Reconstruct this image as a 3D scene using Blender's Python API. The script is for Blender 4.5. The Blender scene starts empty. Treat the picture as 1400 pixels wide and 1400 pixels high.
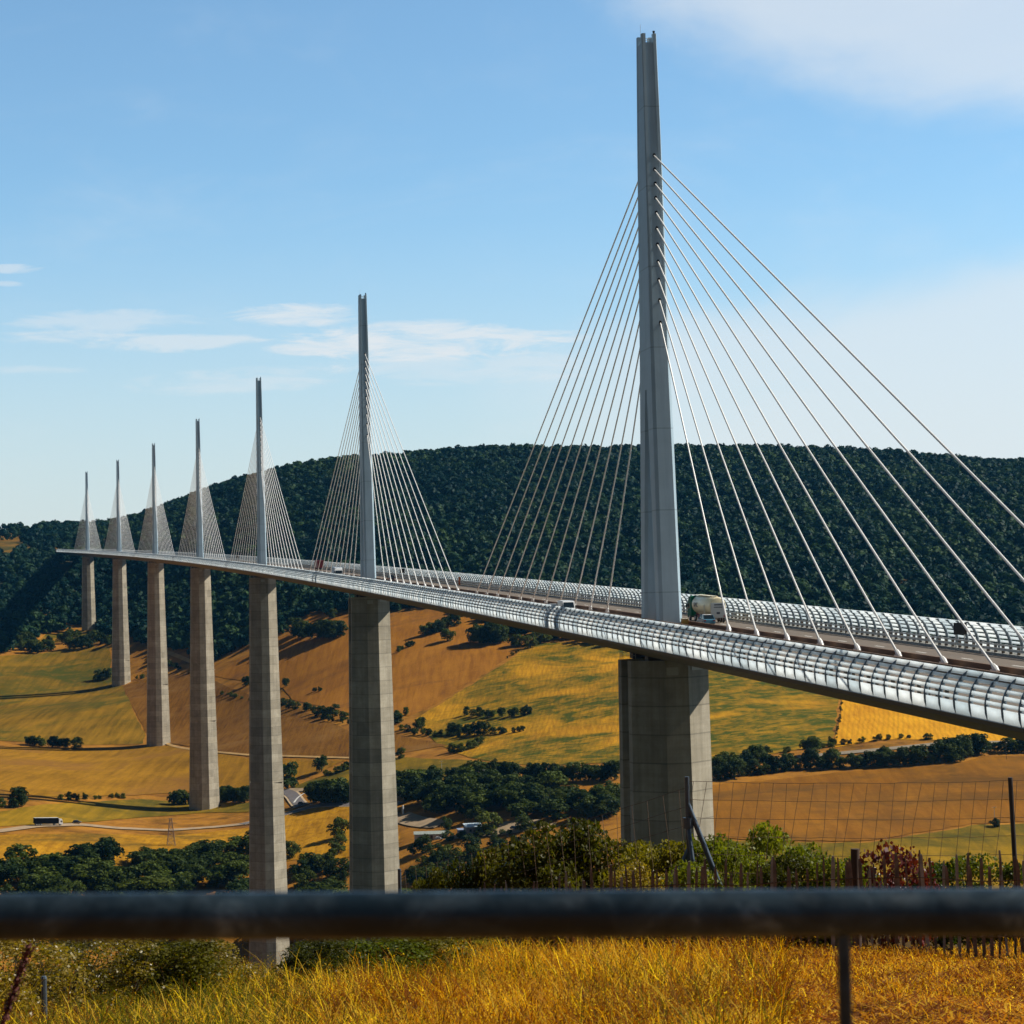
import bpy, bmesh, math, random
import numpy as np
from mathutils import Vector, Matrix
from mathutils.geometry import delaunay_2d_cdt

random.seed(7)
rng = np.random.default_rng(7)
SC = bpy.context.scene
COL = SC.collection
PI = math.pi

# ------------------------------------------------------------------ camera geometry
F, PITCH, ROLL = 2972.7, 0.038758, 0.023528
cp, sp = math.cos(PITCH), math.sin(PITCH)
cr, sr = math.cos(ROLL), math.sin(ROLL)
FW = Vector((0, cp, sp)); RT = Vector((1, 0, 0)); UP = Vector((0, -sp, cp))


def ray(px, py):
    a, b = px - 700.0, 700.0 - py
    u, v = a * cr + b * sr, -a * sr + b * cr
    d = FW * F + RT * u + UP * v
    return d / d.y                      # y component = 1


# ------------------------------------------------------------------ materials
MATS = {}


def nmat(name):
    m = bpy.data.materials.new(name); m.use_nodes = True
    nt = m.node_tree
    return m, nt, nt.nodes['Principled BSDF'], nt.nodes['Material Output']


def N(nt, t, **kw):
    n = nt.nodes.new(t)
    for k, v in kw.items():
        if k.startswith('i_'):
            n.inputs[k[2:].replace('_', ' ')].default_value = v
        else:
            setattr(n, k, v)
    return n


def rgb(c): return (c[0], c[1], c[2], 1)


def ramp(nt, stops, fac=None):
    r = N(nt, 'ShaderNodeValToRGB')
    el = r.color_ramp.elements
    while len(el) < len(stops): el.new(0.5)
    for e, (p, c) in zip(el, stops):
        e.position = p; e.color = rgb(c)
    if fac is not None: nt.links.new(fac, r.inputs[0])
    return r


def mixc(nt, fac, a, b, mode='MIX'):
    m = N(nt, 'ShaderNodeMix', data_type='RGBA', blend_type=mode)
    for s, v in ((0, fac), (6, a), (7, b)):
        if hasattr(v, 'links') or hasattr(v, 'is_linked'): nt.links.new(v, m.inputs[s])
        elif isinstance(v, (int, float)): m.inputs[s].default_value = v
        else: m.inputs[s].default_value = rgb(v)
    return m.outputs[2]


def noise(nt, vec, scale, detail=4, rough=0.55, dist=0):
    n = N(nt, 'ShaderNodeTexNoise')
    n.inputs['Scale'].default_value = scale; n.inputs['Detail'].default_value = detail
    n.inputs['Roughness'].default_value = rough; n.inputs['Distortion'].default_value = dist
    if vec is not None: nt.links.new(vec, n.inputs['Vector'])
    return n.outputs['Fac']


def coords(nt, rot=0.0, scale=(1, 1, 1), kind='Object'):
    t = N(nt, 'ShaderNodeTexCoord'); m = N(nt, 'ShaderNodeMapping')
    m.inputs['Rotation'].default_value = (0, 0, rot); m.inputs['Scale'].default_value = scale
    nt.links.new(t.outputs[kind], m.inputs['Vector'])
    return m.outputs['Vector']


def simple(name, c, rough=0.6, metal=0.0, var=0.0, scale=1.0, bump=0.0, spec=None):
    if name in MATS: return MATS[name]
    m, nt, b, o = nmat(name)
    b.inputs['Roughness'].default_value = rough; b.inputs['Metallic'].default_value = metal
    if spec is not None: b.inputs['Specular IOR Level'].default_value = spec
    v = coords(nt)
    n = noise(nt, v, scale, 6)
    lo = tuple(x * (1 - var) for x in c); hi = tuple(min(1, x * (1 + var)) for x in c)
    r = ramp(nt, [(0.3, lo), (0.7, hi)], n)
    nt.links.new(r.outputs[0], b.inputs['Base Color'])
    if bump:
        bp = N(nt, 'ShaderNodeBump'); bp.inputs['Strength'].default_value = bump
        nt.links.new(n, bp.inputs['Height']); nt.links.new(bp.outputs[0], b.inputs['Normal'])
    MATS[name] = m
    return m


def leafmat(name, c1, c2, trans=0.3, rough=0.6, obj_var=True, spec=0.3, scale=0.25, wide=False):
    m, nt, b, o = nmat(name)
    b.inputs['Roughness'].default_value = rough
    b.inputs['Specular IOR Level'].default_value = spec
    v = coords(nt)
    n = noise(nt, v, scale, 3)
    if obj_var:
        oi = N(nt, 'ShaderNodeObjectInfo')
        ad = N(nt, 'ShaderNodeMath', operation='MULTIPLY_ADD'); ad.inputs[1].default_value = 0.6; 
        nt.links.new(oi.outputs['Random'], ad.inputs[0])
        hf = N(nt, 'ShaderNodeMath', operation='MULTIPLY'); hf.inputs[1].default_value = 0.4
        nt.links.new(n, hf.inputs[0]); nt.links.new(hf.outputs[0], ad.inputs[2]); f = ad.outputs[0]
        if wide:                                   # stands of lighter and darker trees over the hillside
            big = noise(nt, oi.outputs['Location'], 0.006, 4, 0.6)
            br = N(nt, 'ShaderNodeMapRange'); br.inputs['From Min'].default_value = 0.35; br.inputs['From Max'].default_value = 0.65
            nt.links.new(big, br.inputs['Value'])
            mu = N(nt, 'ShaderNodeMath', operation='MULTIPLY'); nt.links.new(f, mu.inputs[0])
            m3 = N(nt, 'ShaderNodeMath', operation='MULTIPLY_ADD'); m3.inputs[1].default_value = 0.75; m3.inputs[2].default_value = 0.42
            nt.links.new(br.outputs[0], m3.inputs[0]); nt.links.new(m3.outputs[0], mu.inputs[1]); f = mu.outputs[0]
    else:
        f = n
    r = ramp(nt, [(0.2, c1), (0.8, c2)], f)
    nt.links.new(r.outputs[0], b.inputs['Base Color'])
    t = N(nt, 'ShaderNodeBsdfTranslucent'); ms = N(nt, 'ShaderNodeMixShader')
    tc = mixc(nt, 1.0, r.outputs[0], (1.6, 1.6, 0.45), 'MULTIPLY')
    nt.links.new(tc, t.inputs['Color'])
    ms.inputs[0].default_value = trans
    nt.links.new(b.outputs[0], ms.inputs[1]); nt.links.new(t.outputs[0], ms.inputs[2])
    nt.links.new(ms.outputs[0], o.inputs['Surface'])
    MATS[name] = m
    return m


def concrete():
    m, nt, b, o = nmat('board_marked_concrete')
    b.inputs['Roughness'].default_value = 0.85
    t = N(nt, 'ShaderNodeTexCoord')
    sx = N(nt, 'ShaderNodeSeparateXYZ'); nt.links.new(t.outputs['Object'], sx.inputs[0])
    base = ramp(nt, [(0.25, (0.35, 0.305, 0.235)), (0.75, (0.50, 0.44, 0.34))], noise(nt, t.outputs['Object'], 0.16, 8, 0.65))
    # pour lifts about 4 m high, each of slightly different tone, thin dark joints
    dv = N(nt, 'ShaderNodeMath', operation='DIVIDE'); dv.inputs[1].default_value = 4.0
    nt.links.new(sx.outputs['Z'], dv.inputs[0])
    fl = N(nt, 'ShaderNodeMath', operation='FLOOR'); nt.links.new(dv.outputs[0], fl.inputs[0])
    wn = N(nt, 'ShaderNodeTexWhiteNoise', noise_dimensions='1D'); nt.links.new(fl.outputs[0], wn.inputs['W'])
    lift = ramp(nt, [(0, (0.74, 0.74, 0.73)), (1, (1.06, 1.06, 1.05))], wn.outputs['Value'])
    c = mixc(nt, 0.8, base.outputs[0], lift.outputs[0], 'MULTIPLY')
    fr = N(nt, 'ShaderNodeMath', operation='FRACT'); nt.links.new(dv.outputs[0], fr.inputs[0])
    j = ramp(nt, [(0.0, (0.38, 0.38, 0.38)), (0.045, (1, 1, 1)), (0.5, (1, 1, 1)), (0.965, (1, 1, 1)), (1.0, (0.75, 0.75, 0.75))], fr.outputs[0])
    c = mixc(nt, 0.9, c, j.outputs[0], 'MULTIPLY')
    # vertical run-off streaks
    mp = N(nt, 'ShaderNodeMapping'); mp.inputs['Scale'].default_value = (0.9, 0.9, 0.03)
    nt.links.new(t.outputs['Object'], mp.inputs['Vector'])
    st = ramp(nt, [(0.35, (0.68, 0.66, 0.6)), (0.6, (1, 1, 1))], noise(nt, mp.outputs['Vector'], 1.0, 5, 0.7))
    c = mixc(nt, 0.6, c, st.outputs[0], 'MULTIPLY')
    # horizontal board marks
    mp2 = N(nt, 'ShaderNodeMapping'); mp2.inputs['Scale'].default_value = (0.08, 0.08, 1.6)
    nt.links.new(t.outputs['Object'], mp2.inputs['Vector'])
    bd = ramp(nt, [(0.35, (0.8, 0.8, 0.78)), (0.65, (1.05, 1.05, 1.05))], noise(nt, mp2.outputs['Vector'], 1.0, 6, 0.7))
    c = mixc(nt, 0.6, c, bd.outputs[0], 'MULTIPLY')
    px_ = N(nt, 'ShaderNodeMath', operation='MULTIPLY_ADD'); px_.inputs[1].default_value = 0.22; nt.links.new(sx.outputs['Y'], px_.inputs[0]); nt.links.new(sx.outputs['X'], px_.inputs[2])
    pd = N(nt, 'ShaderNodeMath', operation='DIVIDE'); pd.inputs[1].default_value = 2.3; nt.links.new(px_.outputs[0], pd.inputs[0])
    pf_ = N(nt, 'ShaderNodeMath', operation='FLOOR'); nt.links.new(pd.outputs[0], pf_.inputs[0])
    cv = N(nt, 'ShaderNodeCombineXYZ'); nt.links.new(pf_.outputs[0], cv.inputs[0]); nt.links.new(fl.outputs[0], cv.inputs[1])
    w2 = N(nt, 'ShaderNodeTexWhiteNoise', noise_dimensions='2D'); nt.links.new(cv.outputs[0], w2.inputs['Vector'])
    pn = ramp(nt, [(0, (0.80, 0.79, 0.77)), (0.5, (1, 1, 1)), (1, (1.05, 1.05, 1.05))], w2.outputs['Value'])
    c = mixc(nt, 0.75, c, pn.outputs[0], 'MULTIPLY')
    bs = ramp(nt, [(0.42, (0.62, 0.60, 0.56)), (0.62, (1, 1, 1))], noise(nt, t.outputs['Object'], 0.22, 6, 0.7, 0.8))
    c = mixc(nt, 0.45, c, bs.outputs[0], 'MULTIPLY')
    nt.links.new(c, b.inputs['Base Color'])
    MATS['concrete'] = m
    return m


def fieldmat(name, c1, c2, rot=0.0, streak=3.0, patch=None, patch_scale=0.012, patch_amt=(0.5, 0.62), fine=0.9, rows=None, spots=0.0):
    """stretched noise along the working direction; optional green patches and wheel rows"""
    m, nt, b, o = nmat(name)
    def sat(c): return (c[0] * 1.0, c[1] * 0.92, c[2] * 0.30)
    c1, c2 = sat(c1), sat(c2); patch = None if patch is None else (patch[0] * 0.9, patch[1] * 0.9, patch[2] * 0.6)
    b.inputs['Roughness'].default_value = 0.95; b.inputs['Specular IOR Level'].default_value = 0.05
    v = coords(nt, rot, (1, 1, 1))
    vs = coords(nt, rot, (1.0 / streak, 1.0 / (streak * 14), 0.05))
    big = noise(nt, v, 0.02, 5, 0.6, 0.4)
    sn = noise(nt, vs, 1.0, 5, 0.6, 0.25)
    fn = noise(nt, v, 0.7, 6, 0.8)
    a = N(nt, 'ShaderNodeMath', operation='MULTIPLY_ADD'); a.inputs[1].default_value = 0.42
    nt.links.new(sn, a.inputs[0])
    a2 = N(nt, 'ShaderNodeMath', operation='MULTIPLY_ADD'); a2.inputs[1].default_value = 0.32
    nt.links.new(big, a2.inputs[0])
    a3 = N(nt, 'ShaderNodeMath', operation='MULTIPLY'); a3.inputs[1].default_value = 0.30
    nt.links.new(fn, a3.inputs[0]); nt.links.new(a3.outputs[0], a2.inputs[2]); nt.links.new(a2.outputs[0], a.inputs[2])
    r = ramp(nt, [(0.42, c1), (0.61, c2)], a.outputs[0])
    c = r.outputs[0]
    if patch is not None:
        vp = coords(nt, 0.25, (0.8, 1.0, 0.3))
        p = noise(nt, vp, patch_scale, 6, 0.62, 0.8)
        pr = ramp(nt, [(patch_amt[0], (0, 0, 0)), (patch_amt[1], (1, 1, 1))], p)
        mm = N(nt, 'ShaderNodeMath', operation='MULTIPLY'); nt.links.new(pr.outputs[0], mm.inputs[0])
        q = ramp(nt, [(0.36, (0.3, 0.3, 0.3)), (0.56, (1, 1, 1))], noise(nt, vp, patch_scale * 7, 7, 0.7, 0.6)); nt.links.new(q.outputs[0], mm.inputs[1])
        c = mixc(nt, mm.outputs[0], c, patch)
    if rows:
        w = N(nt, 'ShaderNodeTexWave', wave_type='BANDS', bands_direction='X')
        w.inputs['Scale'].default_value = rows; w.inputs['Distortion'].default_value = 5.0
        w.inputs['Detail'].default_value = 2.0; w.inputs['Detail Scale'].default_value = 0.3
        nt.links.new(v, w.inputs['Vector'])
        wr = ramp(nt, [(0.1, (0.72, 0.7, 0.66)), (0.6, (1.08, 1.06, 1.0))], w.outputs['Fac'])
        c = mixc(nt, fine, c, wr.outputs[0], 'MULTIPLY')
    # paired tractor lines
    tl = N(nt, 'ShaderNodeTexWave', wave_type='BANDS', bands_direction='X', wave_profile='SIN')
    tl.inputs['Scale'].default_value = 0.0145; tl.inputs['Distortion'].default_value = 1.2; tl.inputs['Detail'].default_value = 1; tl.inputs['Detail Scale'].default_value = 0.02
    nt.links.new(coords(nt, rot, (1, 1, 1)), tl.inputs['Vector'])
    tr_ = ramp(nt, [(0.955, (1, 1, 1)), (0.975, (0.80, 0.78, 0.72)), (0.99, (1, 1, 1))], tl.outputs['Fac'])
    c = mixc(nt, 0.6, c, tr_.outputs[0], 'MULTIPLY')
    if spots:
        s = noise(nt, v, 0.16, 5, 0.75, 0.6)
        sr_ = ramp(nt, [(0.5, (1, 1, 1)), (0.62, (0.45, 0.42, 0.33))], s)
        c = mixc(nt, spots, c, sr_.outputs[0], 'MULTIPLY')
    nt.links.new(c, b.inputs['Base Color'])
    bp = N(nt, 'ShaderNodeBump'); bp.inputs['Strength'].default_value = 0.7; bp.inputs['Distance'].default_value = 0.6
    nt.links.new(a.outputs[0], bp.inputs['Height']); nt.links.new(bp.outputs[0], b.inputs['Normal'])
    MATS[name] = m
    return m


# ------------------------------------------------------------------ object helpers
def link(o, parent=None):
    COL.objects.link(o)
    if parent is not None: o.parent = parent
    return o


def tag(o, label=None, cat=None, group=None, kind=None):
    if label: o['label'] = label
    if cat: o['category'] = cat
    if group: o['group'] = group
    if kind: o['kind'] = kind
    return o


def empty(name, loc=(0, 0, 0), rz=0.0):
    o = bpy.data.objects.new(name, None); o.empty_display_size = 0.2
    o.location = loc; o.rotation_euler = (0, 0, rz)
    return link(o)


def npmesh(name, V, Q, mats, midx=None, smooth=False):
    """V (n,3) floats, Q (m,k) ints: one mesh with polygons of k corners"""
    V = np.asarray(V, np.float32); Q = np.asarray(Q, np.int32)
    me = bpy.data.meshes.new(name)
    m, k = Q.shape
    me.vertices.add(len(V)); me.vertices.foreach_set('co', V.ravel())
    me.loops.add(m * k); me.loops.foreach_set('vertex_index', Q.ravel())
    me.polygons.add(m)
    me.polygons.foreach_set('loop_start', np.arange(0, m * k, k, dtype=np.int32))
    me.polygons.foreach_set('loop_total', np.full(m, k, np.int32))
    if midx is not None: me.polygons.foreach_set('material_index', np.asarray(midx, np.int32))
    if smooth: me.polygons.foreach_set('use_smooth', np.ones(m, bool))
    for mt in (mats if isinstance(mats, (list, tuple)) else [mats]): me.materials.append(mt)
    me.update(calc_edges=True); me.validate()
    return me


class MB:
    """collects simple solids and links them as one mesh object"""
    def __init__(self): self.v = []; self.f = []; self.m = []

    def add(self, vs, fs, mi=0):
        o = len(self.v); self.v += [tuple(p) for p in vs]
        for q in fs: self.f.append([i + o for i in q]); self.m.append(mi)
        return self

    def box(self, c, s, mi=0, M=None, taper=(1, 1)):
        hx, hy, hz = s[0] / 2, s[1] / 2, s[2] / 2
        vs = []
        for z, t in ((-hz, (1, 1)), (hz, taper)):
            for x, y in ((-hx, -hy), (hx, -hy), (hx, hy), (-hx, hy)):
                p = Vector((c[0] + x * t[0], c[1] + y * t[1], c[2] + z))
                vs.append(M @ p if M else p)
        return self.add(vs, [(0, 3, 2, 1), (4, 5, 6, 7), (0, 1, 5, 4), (1, 2, 6, 5), (2, 3, 7, 6), (3, 0, 4, 7)], mi)

    def prism(self, pts, fn, a, b, mi=0):
        """closed 2-D outline pts swept from a to b through fn(p, t)"""
        n = len(pts)
        vs = [fn(p, a) for p in pts] + [fn(p, b) for p in pts]
        fs = [(i, (i + 1) % n, n + (i + 1) % n, n + i) for i in range(n)]
        fs += [tuple(range(n - 1, -1, -1)), tuple(range(n, 2 * n))]
        return self.add(vs, fs, mi)

    def loft(self, rings, mi=0, cap=True, closed=True):
        n = len(rings[0]); vs = [p for r in rings for p in r]; fs = []
        for k in range(len(rings) - 1):
            for i in range(n if closed else n - 1):
                j = (i + 1) % n
                fs.append((k * n + i, k * n + j, (k + 1) * n + j, (k + 1) * n + i))
        if cap:
            fs.append(tuple(range(n - 1, -1, -1))); e = (len(rings) - 1) * n
            fs.append(tuple(range(e, e + n)))
        return self.add(vs, fs, mi)

    def tube(self, pts, r, n=8, mi=0):
        pts = [Vector(p) for p in pts]; rings = []
        rs = r if isinstance(r, (list, tuple)) else [r] * len(pts)
        for i, p in enumerate(pts):
            d = (pts[min(i + 1, len(pts) - 1)] - pts[max(i - 1, 0)]).normalized()
            a = d.cross(Vector((0, 0, 1)) if abs(d.z) < 0.95 else Vector((1, 0, 0))).normalized(); b = d.cross(a)
            rings.append([p + (a * math.cos(2 * PI * k / n) + b * math.sin(2 * PI * k / n)) * rs[i] for k in range(n)])
        return self.loft(rings, mi)

    def lathe(self, prof, c, axis='Y', n=20, mi=0):
        """prof: (along, radius)"""
        rings = []
        for a, r in prof:
            ring = []
            for k in range(n):
                x, y = r * math.cos(2 * PI * k / n), r * math.sin(2 * PI * k / n)
                p = {'Y': (x, a, y), 'X': (a, x, y), 'Z': (x, y, a)}[axis]
                ring.append((c[0] + p[0], c[1] + p[1], c[2] + p[2]))
            rings.append(ring)
        return self.loft(rings, mi)

    def build(self, name, mats, parent=None, smooth=False, bevel=0.0, fix=True):
        me = bpy.data.meshes.new(name); me.from_pydata(self.v, [], self.f)
        for mt in (mats if isinstance(mats, (list, tuple)) else [mats]): me.materials.append(mt)
        me.polygons.foreach_set('material_index', np.asarray(self.m, np.int32))
        if fix or bevel:
            bm = bmesh.new(); bm.from_mesh(me)
            bmesh.ops.recalc_face_normals(bm, faces=bm.faces)
            if bevel:
                es = [e for e in bm.edges if len(e.link_faces) == 2 and e.calc_face_angle(0) > 0.5]
                bmesh.ops.bevel(bm, geom=es, offset=bevel, segments=2, affect='EDGES', clamp_overlap=True)
            bm.to_mesh(me); bm.free()
        if smooth:
            me.polygons.foreach_set('use_smooth', np.ones(len(me.polygons), bool))
            if hasattr(me, 'set_sharp_from_angle'): me.set_sharp_from_angle(angle=0.7)
        me.update()
        o = bpy.data.objects.new(name, me)
        return link(o, parent)


def copy_thing(o, parent=None):
    c = o.copy(); COL.objects.link(c)
    if parent is not None: c.parent = parent
    for ch in o.children: copy_thing(ch, c)
    return c


# ------------------------------------------------------------------ terrain
CT = [  # (px column, [(py, distance) ...]) ; read along the line of sight
    (-200, [(1215, 1010), (1150, 1110), (1126, 1180), (1085, 1290), (1020, 1580), (975, 1890), (935, 2010), (900, 2120), (885, 2180), (760, 2480), (725, 3000)]),
    (0, [(1215, 1040), (1150, 1140), (1126, 1200), (1085, 1300), (1020, 1600), (975, 1900), (935, 2020), (900, 2120), (885, 2170), (760, 2480), (724, 3000)]),
    (120, [(1215, 1060), (1150, 1150), (1126, 1210), (1085, 1310), (1018, 1600), (960, 1850), (935, 1960), (900, 2130), (862, 2309), (760, 2540), (722, 3000)]),
    (215, [(1215, 1080), (1150, 1180), (1105, 1290), (1018, 1641), (950, 1850), (900, 2020), (870, 2100), (800, 2300), (740, 2500), (702, 2750)]),
    (280, [(1215, 1090), (1150, 1200), (1105, 1306), (1050, 1480), (1000, 1650), (950, 1800), (900, 1930), (870, 2010), (800, 2200), (740, 2380), (674, 2700)]),
    (400, [(1215, 1060), (1160, 1110), (1100, 1230), (1040, 1400), (970, 1580), (900, 1760), (850, 1880), (760, 2130), (700, 2330), (645, 2650)]),
    (560, [(1215, 990), (1150, 1080), (1100, 1190), (1040, 1330), (1000, 1420), (950, 1540), (900, 1650), (850, 1770), (800, 1920), (740, 2120), (680, 2350), (624, 2650)]),
    (700, [(1215, 940), (1150, 1030), (1100, 1120), (1060, 1200), (1000, 1340), (950, 1460), (900, 1590), (880, 1650), (850, 1720), (800, 1860), (740, 2050), (680, 2280), (619, 2600)]),
    (900, [(1215, 900), (1150, 990), (1100, 1060), (1060, 1130), (1000, 1270), (950, 1390), (900, 1520), (870, 1600), (800, 1800), (740, 1990), (680, 2220), (612, 2550)]),
    (1150, [(1215, 880), (1150, 960), (1100, 1030), (1050, 1110), (1020, 1170), (980, 1270), (950, 1350), (900, 1480), (860, 1600), (800, 1770), (740, 1960), (680, 2190), (625, 2500)]),
    (1400, [(1215, 870), (1150, 950), (1100, 1020), (1040, 1110), (1000, 1200), (960, 1290), (900, 1440), (850, 1580), (800, 1720), (740, 1910), (680, 2150), (634, 2480)]),
    (1900, [(1215, 870), (1150, 950), (1100, 1020), (1040, 1110), (1000, 1200), (960, 1290), (900, 1440), (850, 1580), (800, 1720), (740, 1910), (680, 2150), (650, 2480)]),
]
NEARP = [(-5000, -1.55), (-40, -1.55), (0, -1.6), (3, -1.66), (6, -2.05), (14, -3.0), (24, -4.05), (27, -4.5), (32, -5.6), (40, -8.2), (80, -26), (160, -58), (314, -107), (480, -180), (640, -242), (760, -240)]
cols_x = []; cols_p = []
for px, prof in CT:
    pts = list(NEARP)
    last = None
    for py, Y in prof:
        r = ray(px, py); pts.append((Y, r.z * Y)); last = (Y, r.z * Y)
    if px <= 450: pts.insert(len(NEARP), (965, -208 if px > 150 else -175))
    else: pts.insert(len(NEARP), (820, -165))
    pts += [(last[0] + 250, last[1] + 2), (30000, last[1] - 40)]
    cols_x.append(ray(px, 950).x); cols_p.append(np.array(pts))


def H_raw(X, Y):
    X = np.asarray(X, float); Y = np.asarray(Y, float)
    Z = np.stack([np.interp(Y, p[:, 0], p[:, 1]) for p in cols_p])
    b = np.clip(X / np.maximum(Y, 1.0), cols_x[0], cols_x[-1] - 1e-6)
    i = np.clip(np.searchsorted(cols_x, b, side='right') - 1, 0, len(cols_x) - 2)
    xa = np.asarray(cols_x); w = (b - xa[i]) / (xa[i + 1] - xa[i])
    w = w * w * (3 - 2 * w) * 0.5 + w * 0.5
    sh = X.shape
    Zf = Z.reshape(len(cols_p), -1); idx = np.arange(Zf.shape[1])
    return (Zf[i.ravel(), idx] * (1 - w.ravel()) + Zf[i.ravel() + 1, idx] * w.ravel()).reshape(sh)


def H_smooth(X, Y):
    r = np.clip((Y - 60) * 0.045, 0, 42)
    out = np.zeros_like(X, float); tot = 0
    for a in (-2, -1, 0, 1, 2):
        for c in (-1.5, -0.7, 0, 0.7, 1.5):
            w = math.exp(-(a * a + c * c) / 3.0); out += w * H_raw(X + c * r, Y + a * r); tot += w
    out /= tot
    # gentle relief
    k = np.clip((Y - 700) / 400, 0, 1)
    out += k * (1.6 * np.sin(X / 61 + 1.3) * np.sin(Y / 83 + X / 190) + 1.0 * np.sin(X / 33 + Y / 57))
    k2 = np.clip((Y - 1700) / 500, 0, 1)
    out += k2 * (2.5 * np.sin(X / 92 + 0.6) * np.sin(Y / 160 + 1) + 1.8 * np.sin(X / 47 + Y / 130))
    # bank that carries the near end of the bridge, outside the picture to the right
    d = np.hypot(X - 62, Y - 108)
    g = np.clip(1 - d / 27, 0, 1); out = np.where(g > 0, out * (1 - g ** 0.6) + (-14.0) * g ** 0.6, out)
    return out


def axis_steps(segs):
    v = []
    for a, b, n in segs: v += list(np.linspace(a, b, n, endpoint=False))
    v.append(segs[-1][1]); return np.array(v)


GX = axis_steps([(-12000, -1500, 22), (-1500, -900, 30), (-900, -100, 80), (-100, -15, 20), (-15, 15, 30), (15, 100, 20), (100, 800, 70), (800, 1500, 30), (1500, 12000, 22)])
GY = axis_steps([(-300, -20, 14), (-20, 60, 80), (60, 200, 28), (200, 800, 40), (800, 2700, 190), (2700, 3600, 30), (3600, 26000, 22)])
MX, MY = np.meshgrid(GX, GY)
GZ = H_smooth(MX, MY)
for _ in range(3):                                          # the visible pier feet stand exactly on the ground
    for px_, py_, s_ in ((277, 1105, 1026.0), (215, 1018, 1368.0), (163, 936, 1710.0), (118, 863, 2052.0)):
        a_ = 0.18134 + s_ / 20000.0
        X_ = 21.18 + 20000.0 * (math.cos(a_) - math.cos(0.18134)); Y_ = 313.9 + 20000.0 * (math.sin(a_) - math.sin(0.18134))
        j_ = int(np.argmin(np.abs(GY - Y_))); i_ = int(np.argmin(np.abs(GX - X_)))
        GZ += (ray(px_, py_).z * Y_ - GZ[j_, i_]) * np.exp(-((MX - X_) ** 2 + (MY - Y_) ** 2) / (2 * 75.0 ** 2))
GZ -= 0.045 * np.clip(1.5 - MX, 0, 9) * np.clip((MY - 9) / 12, 0, 1) * (MY < 300)
nearn = (MY < 60) & (MY > 4)
GZ += np.where(nearn, 0.06 * np.sin(MX * 1.7 + MY * 0.9) + 0.05 * np.sin(MX * 0.8 - MY * 1.9), 0)


def H(x, y):
    x = np.asarray(x, float); y = np.asarray(y, float)
    i = np.clip(np.searchsorted(GX, x) - 1, 0, len(GX) - 2); j = np.clip(np.searchsorted(GY, y) - 1, 0, len(GY) - 2)
    a = (x - GX[i]) / (GX[i + 1] - GX[i]); b = (y - GY[j]) / (GY[j + 1] - GY[j])
    return (GZ[j, i] * (1 - a) + GZ[j, i + 1] * a) * (1 - b) + (GZ[j + 1, i] * (1 - a) + GZ[j + 1, i + 1] * a) * b


def hz(x, y): return float(H(np.array([x]), np.array([y]))[0])


YS = np.concatenate([np.arange(4, 60, 0.1), np.arange(60, 300, 1), np.arange(300, 3400, 2.0)])


def ground(px, py, ymin=800):
    """the spot of the terrain seen at a place of the photograph (first hit beyond ymin)"""
    r = ray(px, py); Y = YS[YS >= ymin]
    d = r.z * Y - H(r.x * Y, Y)
    k = np.where((d[:-1] > 0) & (d[1:] <= 0))[0]
    if d[0] <= 0: y = Y[0]
    elif len(k): i = k[0]; y = Y[i] + (Y[i + 1] - Y[i]) * d[i] / (d[i] - d[i + 1])
    else: y = Y[int(np.argmin(np.abs(d)))]
    return Vector((r.x * y, y, hz(r.x * y, y)))


ny, nx = MX.shape
V = np.stack([MX, MY, GZ], -1).reshape(-1, 3)
ii = (np.arange(ny - 1)[:, None] * nx + np.arange(nx - 1)[None, :]).ravel()
Q = np.stack([ii, ii + 1, ii + nx + 1, ii + nx], 1)


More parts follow.
